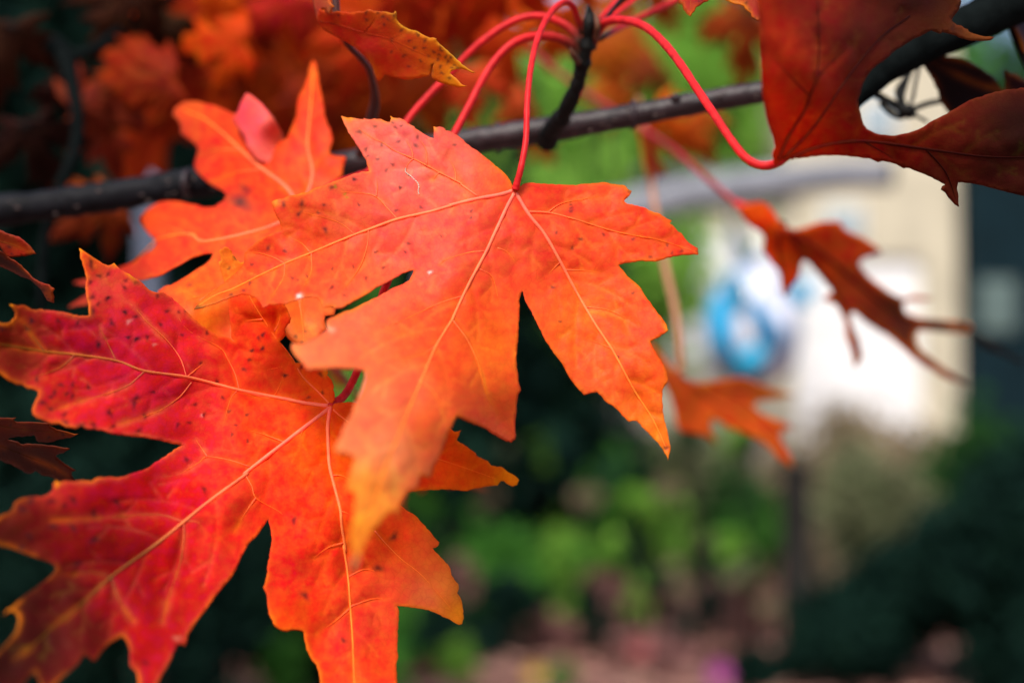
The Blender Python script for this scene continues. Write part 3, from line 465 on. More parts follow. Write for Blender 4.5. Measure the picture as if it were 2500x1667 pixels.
leaf4 = build_leaf(branch, 'big dark red leaf at the upper right seen from below, held by the long arching red stalk', L4, D4, C4, V4, S4, vr=9, step=8, side=130, seed=5, origin=(1893,405), edge=(110,45,25), edge_amt=.4, vein_near=(150,30,18), vein_far=(110,28,18), halo=.0, gain=1.45, mat=leaf_mat('leaf_underside', transl=.5, spec=.06),
    stalk=[(1935,365,.2775),(1905,393,.2765),(1875,404,.276),(1845,400,.277),(1815,380,.279),(1780,335,.283),(1740,275,.289),(1700,215,.296),(1660,155,.305),(1620,105,.315),(1575,66,.325),(1525,50,.334),(1480,55,.342),(1455,85,.347),(1440,115,.349)], stalk_r=10.3)
# ================================================================== OTHER TWIGS CLOSE TO THE LENS
twigA = empty('maple_twig', P(825, 90, .33), label='dark curved twig at the top left carrying one speckled orange leaf', cat='twig')
limb(twigA, 'twig_wood', [(815,-120,.33),(818,-20,.33),(826,60,.33),(850,110,.335),(878,140,.34),(900,170,.345),(912,215,.352),(915,250,.358),(908,285,.364),(895,330,.370),(880,380,.375)], [9,9,9,8,8,8,9,12,13,13,13], M_stalk_dk, 10)
L10 = tr('H 560,70 640,105 700,88 740,95 790,102 830,95 860,90 905,92 950,76 975,88 1030,92 1080,95 1130,105 1142,88 1150,105 1150,150 1170,180 1200,205 1235,222 1262,232 1290,236 1310,242 1340,262 1370,278 1405,292 1430,290 1457,298 1455,308 1480,340 1520,375 1560,412 1600,448 1650,495 1700,530 1730,545 1757,556 1735,562 1690,540 1650,527 1610,532 1575,545 1560,562 1590,590 1625,620 1650,650 1692,658 1670,668 1630,672 1590,662 1540,650 1500,638 1450,612 1425,602 1420,570 1432,520 1445,480 1425,500 1415,560 1400,585 1340,598 1250,612 1170,600 1100,585 1060,572 1045,600 1022,622 995,590 980,560 965,500 940,455 900,415 850,375 800,345 750,315 700,288 650,262 600,235 560,190 540,150')
build_leaf(twigA, 'narrow orange leaf with black specks, its sharp tip pointing right above the central leaf', L10, [(790,50,.322),(1160,178,.302),(1140,210,.303),(950,35,.312),(900,150,.322),(920,195,.325),(1050,120,.306)],
    [(800,50,200,35,12),(900,45,205,60,12),(960,40,190,55,15),(850,90,215,32,22),(900,120,232,38,50),(880,150,205,30,25),(950,160,225,35,22),(1000,110,220,75,15),(1060,130,222,95,12),(1120,160,232,135,15),(1110,200,230,130,12),(1050,180,222,88,12),(920,185,240,120,20),(1000,180,225,60,12)],
    veins('H 540,160 700,190 900,250 1100,300 1300,390 1500,470 1700,540', .6)+veins('H 900,250 960,180 1000,110|H 1100,300 1200,260|H 1100,300 1200,420 1380,560', .35),
    spots('H 1135,118 1085,150 1060,190 1190,235 1250,315 1370,315 1320,270 1365,370 1490,370 1470,460 1490,510 1550,470 1580,520 1530,440 1400,430 1290,370 1620,520 1570,440 1440,400 1500,390 1640,560 1500,560 1560,600 1115,400 1210,430 1120,310 710,120 920,100 1010,100 1050,130 1340,470 1245,510 925,155 1600,500 1480,420', 4.5)+[(1055,158,5,(25,15,12)),(1053,172,5,(25,15,12)),(1052,186,4,(25,15,12))],
    vr=5, step=6.5, seed=6, origin=(780,60), edge_amt=.7, edge=(230,150,25), vein_near=(130,25,15), vein_far=(170,60,15), halo=.1)
build_leaf(twigA, 'small curled orange leaf scrap at the top edge beside the curved twig', tr('H 505,-80 520,60 545,150 570,130 590,60 640,110 660,60 676,52 650,30 630,-10 600,-60'), [(790,20,.32),(810,15,.315),(770,0,.325)],
    [(770,20,190,45,20),(800,10,200,70,30),(812,18,215,140,50)], (), [(807,22,5,(30,20,15))], step=6, seed=7)
twigB = empty('maple_twig', P(-140, 700, .31), label='twig at the left edge with small dark brownish red leaves curling into the picture', cat='twig')
limb(twigB, 'twig_wood', [(-160,300,.33),(-150,500,.318),(-140,700,.31),(-150,900,.31),(-160,1150,.31),(-170,1400,.31)], [10,10,10,9,9,8], M_bark_dk, 10)
build_leaf(twigB, 'dark red leaf tip at the left edge, pointing right', tr('D -380,120 -200,-80 -60,-70 0,-45 60,-20 115,-5 150,20 185,52 205,78 228,106 180,115 120,123 80,128 45,130 20,100 0,60 -60,80 -200,180'), [(0,590,.303),(85,620,.300),(-120,620,.31)],
    [(0,590,165,45,25),(50,600,190,40,22),(80,618,180,30,20),(20,575,120,40,25)], veins('D -380,120 -100,20 60,40 200,95', .4), spots('D 75,105 60,60 10,80', 5), step=6, seed=8, origin=(-145,626), edge=(130,45,20))
build_leaf(twigB, 'rolled dark leaf at the left edge with a speckled orange tip', tr('D -380,100 -200,20 -60,50 0,88 30,112 65,140 105,160 132,178 160,210 190,240 205,258 235,275 262,288 290,298 310,302 345,330 332,352 342,380 341,417 320,410 300,402 285,375 268,345 255,325 225,300 195,272 150,255 100,232 50,205 0,185 -100,180 -300,200'), [(0,630,.303),(130,725,.297),(60,660,.301),(40,670,.306),(-140,640,.31)],
    [(0,640,70,30,22),(60,660,80,32,22),(40,680,45,25,22),(100,700,150,32,28),(115,720,195,75,20),(128,735,190,90,22)], (), [(106,708,7,(25,15,12)),(113,722,4,(30,15,12)),(118,730,4,(30,15,12))], step=5.5, seed=9, origin=(-145,620), edge=(170,60,25), edge_w=5, edge_amt=.7)
build_leaf(twigB, 'brownish red leaf at the left edge between the two big left lobes, toothed tips pointing right', tr('T -600,500 -300,560 0,597 80,598 160,595 145,612 140,630 220,640 320,642 430,648 480,652 512,660 508,682 560,705 620,725 692,742 720,752 770,768 806,762 770,780 720,800 650,812 588,822 560,838 520,845 460,848 400,845 375,825 368,795 352,770 280,780 170,788 100,800 65,822 120,832 180,845 205,868 300,865 420,872 500,885 600,895 660,908 720,916 680,938 620,962 570,985 590,1010 650,1060 720,1108 782,1140 740,1150 738,1190 780,1250 800,1350 700,1330 600,1252 545,1212 500,1195 440,1190 405,1165 370,1140 330,1168 290,1172 250,1155 180,1110 110,1070 50,1055 0,1030 -200,1000 -500,800'),
    [(0,1040,.303),(190,1060,.2995),(170,1096,.304),(180,1150,.312),(0,1100,.312),(-130,1020,.308)],
    [(0,1040,105,32,20),(60,1050,110,34,22),(120,1060,125,38,20),(180,1062,165,60,18),(30,1100,62,24,20),(100,1110,65,28,20),(155,1098,100,34,18),(100,1150,58,24,20),(170,1170,75,26,22)],
    veins('T -500,600 0,680 300,720 560,745 760,768|T -500,800 -100,860 200,960 450,1060 700,1180', .45), spots('T 110,672 653,765 505,795 40,960 570,1140', 5), step=6.5, seed=10, origin=(-135,1010), edge=(150,60,25), edge_amt=.5)
# sharp tips at the top, between the stalk and the dark red leaf
twigC = empty('maple_twig', P(1760, -160, .33), label='twig above the top edge with two small crimson leaf tips hanging down', cat='twig')
limb(twigC, 'twig_wood', [(1455,90,.35),(1500,20,.345),(1580,-60,.34),(1700,-130,.335),(1850,-180,.33),(2050,-230,.33)], [6,6,8,9,10,11], M_bark, 10)
build_leaf(twigC, 'small crimson leaf tip hanging at the top edge', tr('I 1300,-250 1420,-60 1430,10 1440,30 1462,40 1468,72 1485,95 1500,115 1520,126 1528,105 1550,85 1560,55 1590,42 1620,18 1650,10 1690,-60 1700,-250'), [(1680,20,.31),(1685,40,.305),(1690,-60,.32)],
    [(1670,10,195,25,30),(1690,20,190,22,28),(1683,36,235,60,35),(1710,10,160,20,22)], veins('I 1525,-200 1525,0 1520,100', .6), [(1706,4,4),(1712,0,4)], step=6, seed=11, origin=(1685,-70))
build_leaf(twigC, 'ragged maroon leaf tip with an orange rim at the top edge beside the dark red leaf', tr('I 1750,-200 1790,0 1830,18 1870,30 1920,40 1935,48 1940,65 1965,85 1985,100 1990,125 2015,145 2040,155 2080,140 2110,60 2110,-200'), [(1810,20,.31),(1840,45,.306),(1820,-60,.32)],
    [(1790,10,150,60,20),(1810,12,200,90,25),(1830,20,140,18,28),(1850,40,160,15,30)], (), [(1822,8,5,(20,15,12)),(1830,27,4,(20,15,12)),(1842,46,4,(20,15,12))], step=6, seed=12, origin=(1815,-60))
for i, (st, r) in enumerate((([(1455,60,.352),(1490,20,.36),(1520,-10,.37),(1560,-50,.38)], 7), ([(1462,70,.352),(1510,30,.36),(1556,-5,.37),(1620,-60,.38)], 6.5), ([(1465,95,.353),(1530,60,.37),(1590,30,.38),(1660,-5,.39),(1740,-60,.4)], 7.5))):
    sp = smooth_path(st, 6); make_stalk(branch, [P(*q) for q in sp][::-1], [K*q[2]*r for q in sp][::-1])
# ---- dark twig with seed cluster and dark leaf, upper right
twigD = empty('dark_maple_branch', P(2250, 150, .40), label='nearly black branch with seed stalks in the gap of the dark red leaf', cat='branch')
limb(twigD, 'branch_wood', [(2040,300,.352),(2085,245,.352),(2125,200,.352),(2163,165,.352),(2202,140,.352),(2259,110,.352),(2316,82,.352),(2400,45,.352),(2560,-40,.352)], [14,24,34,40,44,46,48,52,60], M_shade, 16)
for st, r in (([(2212,268,.385),(2180,252,.385),(2150,238,.386),(2120,222,.388),(2090,205,.39)], 9), ([(2212,270,.385),(2200,240,.386),(2208,205,.388),(2222,170,.39)], 9), ([(2216,268,.385),(2228,240,.386),(2236,200,.388),(2245,160,.39)], 4.5),
              ([(2216,270,.385),(2240,262,.385),(2270,252,.385),(2310,245,.386)], 7), ([(2210,275,.384),(2185,262,.383),(2160,240,.382),(2120,215,.382)], 7), ([(2216,274,.384),(2240,285,.383),(2265,298,.382)], 4), ([(2216,272,.384),(2200,285,.384),(2175,275,.384),(2150,250,.385)], 8),
              ([(2205,262,.385),(2190,225,.386),(2212,190,.388)], 6), ([(2438,-20,.36),(2460,40,.36),(2485,110,.36),(2520,190,.36)], 9)):
    limb(twigD, 'seed_stalk', [s for s in st], [r*1.0]*len(st), M_bark_dk, 8)
limb(twigD, 'seed', [(2192,262,.384),(2206,268,.383),(2222,274,.383),(2232,272,.384)], [6,15,17,6], M_bark_dk, 10)
build_leaf(twigD, 'very dark maroon leaf behind the upper right leaf, a pale gap beneath its edge', tr('J 1190,420 1240,370 1290,352 1360,362 1440,378 1500,405 1560,440 1600,470 1640,500 1665,540 1700,585 1708,540 1700,480 1705,445 1740,470 1780,478 1829,512 2000,560 2100,800 1900,1100 1500,900 1330,700 1290,640 1280,580 1250,520 1220,470'),
    [(2280,150,.36),(2440,200,.36),(2500,300,.36),(2300,300,.37)], [(2300,200,26,14,20),(2450,250,28,14,20),(2500,200,40,16,30)], veins('J 1250,400 1500,520 1829,620', .6), (), step=9, seed=13, origin=(2262,155), gain=.7)
build_leaf(twigD, 'dark wine red leaf in the top right corner', tr('J 1780,70 1829,20 2000,-100 2100,100 2000,400 1829,330 1800,250 1760,170 1740,110'), [(2500,60,.36),(2560,100,.37),(2520,140,.36)], [(2500,60,70,18,30),(2540,120,60,16,30)], (), (), step=9, seed=14, origin=(2560,0), gain=.8)
# ---- two blurred leaves on the right
twigE = empty('maple_twig', P(1750, 420, .47), label='red stalked twig at the right carrying one large blurred dark orange leaf', cat='twig')
limb(twigE, 'twig_wood', [(1290,120,.56),(1420,220,.54),(1560,310,.52),(1650,370,.50),(1720,430,.485),(1800,500,.47)], [7,7,7,7,7,7], M_twig_red, 10)
L7 = tr('K 800,290 770,240 740,200 700,180 650,188 610,205 600,235 625,270 650,300 690,320 715,350 712,385 712,420 735,450 755,480 780,505 795,535 800,580 812,640 830,620 855,580 880,555 890,520 893,485 905,462 930,475 960,492 990,515 1015,545 1035,580 1045,612 1020,630 1000,648 1025,660 1060,672 1080,700 1100,740 1110,770 1108,810 1120,850 1135,890 1145,935 1152,978 1170,950 1188,925 1178,880 1165,830 1140,780 1125,740 1130,715 1150,710 1190,745 1240,780 1300,815 1350,855 1390,890 1430,930 1470,960 1530,990 1590,1030 1650,1050 1700,1062 1650,1025 1600,990 1550,955 1500,920 1462,890 1448,860 1440,830 1450,800 1500,798 1560,802 1620,808 1690,812 1712,790 1705,768 1650,755 1600,750 1520,742 1450,735 1400,715 1385,690 1390,660 1430,656 1480,657 1535,645 1480,636 1430,630 1395,642 1370,640 1330,620 1290,592 1250,565 1220,540 1190,510 1170,482 1190,455 1230,440 1282,430 1260,400 1228,378 1190,350 1150,335 1105,315 1090,290 1070,272 1020,275 980,280 940,295 900,308 850,318')
build_leaf(twigE, 'large blurred dark orange leaf at the right with long brown lobes pointing down right', L7, [(1920,560,.455),(2200,800,.49),(2350,800,.50),(1850,600,.46),(2080,880,.47),(2100,560,.475)],
    [(1860,540,205,55,15),(1850,650,205,60,15),(2000,570,190,55,18),(2080,600,175,50,18),(1980,680,180,50,15),(2100,720,140,42,18),(2150,780,115,38,16),(2080,850,100,32,18),(2200,770,60,25,20),(2330,795,45,22,22),(2250,900,60,22,22),(2270,725,45,20,20)],
    veins('K 800,290 900,420 1000,540 1080,650 1130,750 1150,950|K 800,290 1000,430 1200,600 1400,740 1700,790|K 800,290 780,400 800,500 815,620', .9), (), vr=12, step=11, seed=15, origin=(1908,548), vein_near=(140,20,20), vein_far=(120,35,15), halo=0, edge=(200,85,20), mat=M_soft, gain=1.5,
    stalk=[(1800,500,.47),(1850,520,.465),(1908,555,.456)], stalk_r=10)
limb(twigE, 'twig_wood', [(2340,792,.50),(2380,815,.505),(2410,840,.51),(2450,860,.515),(2500,885,.52)], [10,8,13,8,6], M_bark_dk, 8)
twigF = empty('maple_twig', P(1590, 440, .52), label='thin pale hanging stalk with a small blurred orange leaf at its lower end', cat='twig')
limb(twigF, 'twig_wood', [(1560,240,.53),(1575,330,.525),(1592,460,.52),(1605,540,.515),(1622,640,.51),(1645,740,.505),(1658,830,.50),(1662,910,.50)], [5,6,7,8,9,9,9,11], simple('pale_stalk', (.45, .2, .11), var=.2), 8)
L8 = tr('K 315,1000 270,970 235,915 200,880 170,850 140,860 130,920 170,970 210,1010 245,1060 270,1110 285,1160 292,1220 300,1260 330,1285 380,1290 430,1300 460,1315 490,1345 480,1300 460,1255 468,1220 500,1230 540,1260 590,1275 640,1290 700,1325 740,1355 780,1400 820,1430 852,1455 850,1410 830,1370 805,1330 790,1290 820,1272 860,1268 820,1235 760,1215 700,1190 665,1160 690,1135 760,1125 870,1108 800,1085 740,1070 680,1045 640,1025 600,1018 540,1030 480,1040 420,1048 370,1048')
build_leaf(twigF, 'small blurred orange leaf below the sharp right lobe', L8, [(1660,910,.50),(1900,1100,.52),(1850,960,.53),(1650,1040,.50)], [(1680,980,215,75,28),(1780,980,205,70,28),(1800,1050,205,60,20),(1880,1080,200,60,25),(1640,900,205,80,40),(1740,930,200,80,25),(1900,960,130,50,20)],
    veins('K 315,1000 450,1120 600,1200 800,1380|K 315,1000 500,1060 700,1090 850,1110', .9), (), vr=10, step=11, seed=16, origin=(1660,910), mat=M_soft, gain=1.2, edge=(210,120,30), vein_near=(190,50,30), halo=0)
build_leaf(twigF, 'blurred narrow rust coloured leaf hanging under the brown branch', tr('I 1130,960 1135,1050 1150,1150 1160,1230 1180,1320 1205,1390 1232,1455 1245,1400 1262,1345 1300,1350 1345,1330 1320,1280 1285,1220 1250,1150 1210,1060 1190,980'), [(1570,330,.52),(1592,460,.52),(1600,400,.525)], [(1570,330,190,70,15),(1580,380,185,50,15),(1600,430,175,45,20)], (), (), step=10, seed=17, mat=M_soft, origin=(1566,305))
# ================================================================== BLURRED LEAVES OF THE BRANCHES BEHIND
def simplify(o, k): return [o[i] for i in range(0, len(o), k)]
def norm_shape(o, j, tip):
    o = np.array(o)-j; t = np.array(tip)-j; s = np.hypot(*t); c, s_ = t[0]/s, t[1]/s
    R = np.array([[c, s_], [-s_, c]])/s
    return o @ R.T
SH1 = norm_shape(simplify(L1, 3), (1258, 460), (870, 1380)); SH2 = norm_shape(simplify(L2, 3), (808, 992), (60, 1640))
SH1 = SH1[~((SH1[:, 0] < -.35))]
def far_leaf(parent, label, jx, jy, d, ang, size, colA, colB, shape=1, flip=1, tilt=(0, 0), droop=.02, sx=1.0, seed=0, stalk=None, mat=None, edge=None):
    """a whole leaf; ang = photo-plane heading of its middle lobe in degrees (0 right, 90 down), size = lobe length in photo units"""
    S = (SH1 if shape == 1 else SH2)*[1, flip*sx]; a = rad(ang); c, s = math.cos(a), math.sin(a)
    o = np.stack([S[:, 0]*c-S[:, 1]*s, S[:, 0]*s+S[:, 1]*c], 1)*size+[jx, jy]
    ctrl = []
    for u, v in ((0, 0), (1, 0), (.6, .6), (.6, -.6), (.2, .8), (.2, -.8), (.5, 0), (-.2, .3), (-.2, -.3)):
        x, y = (u*c-v*s)*size+jx, (u*s+v*c)*size+jy
        ctrl.append((x, y, d+tilt[0]*u+tilt[1]*v+droop*(u*u+v*v)))
    cols = []
    for u, v, t in ((0, 0, 0), (.5, 0, .3), (1, 0, 1), (.6, .6, .8), (.6, -.6, .8), (0, .8, .9), (0, -.8, .9), (.3, .3, .2), (.3, -.3, .5)):
        k = [colA[i]*(1-t)+colB[i]*t for i in range(3)]; cols.append(((u*c-v*s)*size+jx, (u*s+v*c)*size+jy, *k))
    vv = []
    for u, v in ((1, 0), (.75, .55), (.75, -.55), (.2, .8), (.2, -.8)):
        v *= flip
        vv.append(([(jx, jy), (jx+(u*c-v*s)*size*.5, jy+(u*s+v*c)*size*.5+4), (jx+(u*c-v*s)*size, jy+(u*s+v*c)*size)], .8))
    st = None
    if stalk: st = [(jx, jy, d), ((jx+stalk[0])/2+8, (jy+stalk[1])/2-6, (d+stalk[2])/2), stalk]
    return build_leaf(parent, label, o.tolist(), ctrl, cols, vv, (), vr=9, step=max(14, size/26), seed=20+seed, mat=mat or M_soft, origin=(jx, jy),
                      edge=edge or colB, edge_w=14, wave=.002, relief=.001, halo=0, vein_near=colA, vein_far=colB, stalk=st, stalk_r=6, rough_edge=2)
twG = empty('maple_branch', P(-150, 120, .50), label='dark branch in the shaded top left corner holding brown and brick red blurred leaves', cat='branch')
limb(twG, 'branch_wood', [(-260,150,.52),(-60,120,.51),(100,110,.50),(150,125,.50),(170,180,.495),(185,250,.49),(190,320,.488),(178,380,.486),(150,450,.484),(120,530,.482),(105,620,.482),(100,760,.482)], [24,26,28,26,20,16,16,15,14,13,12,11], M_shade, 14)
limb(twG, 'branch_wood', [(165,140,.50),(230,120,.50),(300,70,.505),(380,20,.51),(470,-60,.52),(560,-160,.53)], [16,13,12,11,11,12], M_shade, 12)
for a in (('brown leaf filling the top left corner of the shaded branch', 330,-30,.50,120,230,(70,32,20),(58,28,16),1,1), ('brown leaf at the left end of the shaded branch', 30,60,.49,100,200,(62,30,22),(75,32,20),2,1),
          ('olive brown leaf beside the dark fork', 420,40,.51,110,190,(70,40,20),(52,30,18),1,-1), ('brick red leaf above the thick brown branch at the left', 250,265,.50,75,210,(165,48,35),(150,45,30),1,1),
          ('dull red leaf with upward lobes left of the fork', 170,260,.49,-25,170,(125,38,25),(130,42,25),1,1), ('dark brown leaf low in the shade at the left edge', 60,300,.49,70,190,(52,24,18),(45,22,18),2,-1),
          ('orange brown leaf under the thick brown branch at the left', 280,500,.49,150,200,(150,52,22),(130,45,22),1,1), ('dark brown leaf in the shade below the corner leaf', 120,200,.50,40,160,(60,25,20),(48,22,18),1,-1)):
    far_leaf(twG, *a[:7], a[7], shape=a[8], flip=a[9], seed=len(a[0]) % 9)  # dark browns of these leaves carry the corner's shade in the colour
twH = empty('maple_branch', P(560, -120, .50), label='branch above the soft leaf at the upper left crowded with blurred red and orange leaves', cat='branch')
limb(twH, 'branch_wood', [(250,-150,.56),(420,-90,.56),(600,-60,.565),(760,-50,.57),(900,-30,.575),(1060,-60,.58)], [16,15,14,13,12,11], M_bark_dk, 12)
for a in (('blurred scarlet leaf with a yellow lobe tip left of the curved twig', 600,110,.50,178,210,(220,50,14),(225,72,15),1,1), ('blurred magenta leaf at the top left of the curved twig', 720,-20,.55,135,220,(200,25,45),(205,40,40),1,1),
          ('blurred dark red leaf behind the soft lobe at the left', 480,150,.52,165,270,(165,30,20),(190,42,16),2,1), ('blurred rust leaf behind the soft upright lobe', 740,90,.60,80,330,(180,48,14),(190,66,14),1,-1),
          ('blurred ochre orange leaf above the central leaf at the left', 880,170,.66,110,230,(205,80,12),(210,98,18),1,1), ('blurred orange red leaf between the two fingers of the soft leaf', 640,160,.58,60,230,(195,55,14),(175,46,12),2,1),
          ('blurred red leaf just under the speckled narrow leaf', 900,70,.54,112,220,(218,40,26),(200,50,18),1,-1), ('blurred dark rust leaf behind the red stalks', 1010,170,.60,115,250,(150,36,12),(160,52,12),1,1),
          ('blurred crimson leaf left of the ochre one', 560,-20,.56,110,230,(190,36,18),(150,44,20),2,1), ('blurred deep red leaf right behind the pink lobe', 690,240,.56,20,200,(160,30,12),(150,40,12),2,-1),
          ('blurred red leaf with long lobes at the left of the pink lobe', 430,200,.49,170,230,(150,32,18),(165,42,16),1,1), ('blurred orange brown leaf low behind the dark fork', 340,120,.56,60,230,(110,36,18),(140,44,18),1,1)):
    far_leaf(twH, *a[:7], a[7], shape=a[8], flip=a[9], seed=len(a[0]) % 9)
for a in (('big blurred scarlet leaf at the top between the magenta and the speckled one', 760,-60,.66,95,360,(205,44,18),(200,60,14),1,1), ('big blurred orange leaf far behind the soft upright lobe', 600,60,.70,70,360,(190,62,14),(200,76,14),2,1),
          ('big blurred brownish orange leaf far behind the ochre one', 980,60,.72,120,380,(170,56,14),(190,70,14),1,-1), ('big blurred crimson leaf far behind at the top left', 520,30,.68,120,340,(165,34,18),(150,34,16),2,-1),
          ('big blurred russet leaf just above the brown branch at the left', 520,260,.62,10,260,(110,34,16),(90,34,16),1,1), ('blurred vermilion leaf at the top edge left of the magenta one', 540,-30,.50,60,170,(215,60,16),(225,90,16),1,1),
          ('blurred red leaf over the left red stalks at the top', 980,-40,.50,60,170,(200,30,18),(205,40,20),2,1)):
    far_leaf(twH, *a[:7], a[7], shape=a[8], flip=a[9], seed=len(a[0]) % 9)
for a in (('soft orange leaf at the top edge left of the curved twig', 650,-70,.60,85,330,(225,75,20),(230,100,20),1,-1), ('soft scarlet leaf beneath the magenta one', 760,40,.58,150,300,(215,42,16),(220,62,14),2,1), ('soft rust orange leaf right of the curved twig', 930,130,.63,100,330,(200,70,14),(215,92,16),1,1),
          ('soft red orange leaf left of the pink lobe', 500,90,.57,130,330,(195,46,16),(205,60,14),1,-1), ('soft crimson leaf behind the left end of the soft leaf', 420,190,.60,110,300,(165,34,18),(175,44,16),2,1), ('soft scarlet leaf filling the top edge above the ochre leaf', 880,-80,.60,90,330,(220,45,16),(215,70,16),2,-1),
          ('soft dark orange leaf between the ochre leaf and the branch', 800,230,.66,150,260,(190,66,12),(180,60,12),1,1)):
    far_leaf(twH, *a[:7], a[7], shape=a[8], flip=a[9], seed=len(a[0]) % 9)
twJ = empty('maple_branch', P(1250, -150, .52), label='branch at the top centre with blurred scarlet and coral leaves behind the red stalks', cat='branch')
limb(twJ, 'branch_wood', [(900,-130,.55),(1100,-110,.545),(1300,-120,.54),(1500,-110,.55),(1700,-140,.56),(1900,-170,.57)], [13,13,13,12,12,11], M_bark_dk, 12)
for a in (('blurred deep scarlet leaf hanging from the top edge above the red stalks', 1250,-110,.50,118,270,(205,28,10),(200,38,12),1,1), ('blurred scarlet leaf at the top edge right of the speckled leaf', 1090,-60,.54,70,200,(190,24,14),(205,40,20),2,1),
          ('blurred coral leaf behind the left red stalks', 1150,170,.60,88,170,(245,72,45),(238,85,40),1,1),
          ('blurred orange leaf behind the dark spur', 1370,20,.60,100,150,(238,70,25),(230,105,25),2,1), ('blurred yellow orange leaf right of the dark spur', 1480,110,.85,80,130,(225,90,30),(215,130,35),1,1),
          ('blurred brownish red leaf in the middle of the green at the top', 1610,165,.85,140,120,(165,62,40),(160,75,30),1,1), ('blurred red leaf low left of the dark spur', 1290,250,.70,150,120,(228,70,45),(215,120,45),1,-1),
          ('blurred maroon leaf beside the dark red leaf at the top', 1830,40,.75,100,170,(130,40,22),(200,80,25),2,-1), ('blurred rust leaf at the top edge right of the arching stalk', 1740,40,.9,60,110,(150,50,30),(170,80,35),1,1),
          ('blurred orange leaf hanging below the brown branch at the right', 1600,270,.62,42,160,(238,85,22),(225,105,28),1,1), ('blurred orange leaf bit under the brown branch beside the upright stalk', 1310,330,.7,60,80,(228,75,28),(232,120,30),2,1),
          ('soft scarlet leaf far behind the fan of red stalks', 1180,-40,.66,80,330,(215,42,18),(225,70,20),1,-1), ('soft orange brown leaf behind the arching stalk', 1560,90,.95,170,190,(205,90,30),(170,70,30),2,1), ('soft orange leaf low behind the arching stalk', 1500,210,.9,100,130,(220,95,30),(215,120,35),1,-1),
          ('soft rust leaf at the top edge above the green gap', 1560,-70,.8,60,170,(175,50,25),(200,80,30),2,-1), ('soft orange leaf right under the brown branch, second from the dark red leaf', 1680,290,.7,60,150,(225,80,28),(205,110,35),1,1), ('blurred red leaf tip at the top edge above the spur', 1420,-120,.58,80,180,(215,50,25),(225,90,40),1,1)):
    far_leaf(twJ, *a[:7], a[7], shape=a[8], flip=a[9], seed=len(a[0]) % 9)
twK = empty('maple_twig', P(1150, 1350, .45), label='twig low behind the lower left leaf, one blurred coral leaf peeping out', cat='twig')
limb(twK, 'twig_wood', [(820,900,.42),(900,1000,.43),(980,1080,.43)], [7,7,6], M_twig_red, 8)
far_leaf(twK, 'blurred coral leaf peeping out below the right lobe', 900,1040,.43,28,330,(225,100,80),(215,100,60), shape=1, flip=1, seed=3, sx=.75)
far_leaf(twK, 'blurred pink and yellow leaf seen through the small gap beside the lower stalk', 800,820,.47,75,150,(220,65,75),(235,190,70), shape=1, flip=1, seed=5)
# ================================================================== THE GARDEN BEHIND
def box(cx, cy, cz, sx, sy, sz, rz=0):
    c, s = math.cos(rz), math.sin(rz); V = []
    for z in (-.5, .5):
        for x, y in ((-.5, -.5), (.5, -.5), (.5, .5), (-.5, .5)):
            X, Y = x*sx, y*sy; V.append((cx+X*c-Y*s, cy+X*s+Y*c, cz+z*sz))
    return V, [(3, 2, 1, 0), (4, 5, 6, 7), (0, 1, 5, 4), (1, 2, 6, 5), (2, 3, 7, 6), (3, 0, 4, 7)]
def G(px, dist):
    """ground point straight below photo column px at a distance"""
    return ((px-1250)*K*dist, dist)
M_soil = simple('leaf_strewn_soil', (.08, .045, .04), rough=.9, spec=.1, scale=.9, col2=(.26, .14, .125), bump=.6, bscale=14)
n = 60; gx = np.sign(np.linspace(-1, 1, n))*np.abs(np.linspace(-1, 1, n))**2.2*180; gy = -20+(np.linspace(0, 1, n)**2.2)*260
V_ = [(x, y, .05*noise.noise(Vector((x*.5, y*.5, 0)))) for y in gy for x in gx]
F_ = [(j*n+i, j*n+i+1, (j+1)*n+i+1, (j+1)*n+i) for j in range(n-1) for i in range(n-1)]
mesh_obj('ground', V_, F_, M_soil, kind='structure')
def foliage_mat(name, col, col2, transl=.35):
    m, t, out = newmat(name); L = t.links; N = t.nodes.new
    oi = N('ShaderNodeNewGeometry'); r = N('ShaderNodeValToRGB'); r.color_ramp.elements[0].color = (*col, 1); r.color_ramp.elements[1].color = (*col2, 1)
    L.new(oi.outputs['Random Per Island'], r.inputs['Fac'])
    b = N('ShaderNodeBsdfPrincipled'); b.inputs['Roughness'].default_value = .75; b.inputs['Specular IOR Level'].default_value = .04
    tl = N('ShaderNodeBsdfTranslucent'); mx = N('ShaderNodeMixShader'); mx.inputs[0].default_value = transl
    L.new(r.outputs[0], b.inputs['Base Color']); L.new(r.outputs[0], tl.inputs['Color']); L.new(b.outputs[0], mx.inputs[1]); L.new(tl.outputs[0], mx.inputs[2])
    L.new(mx.outputs[0], out.inputs[0]); return m
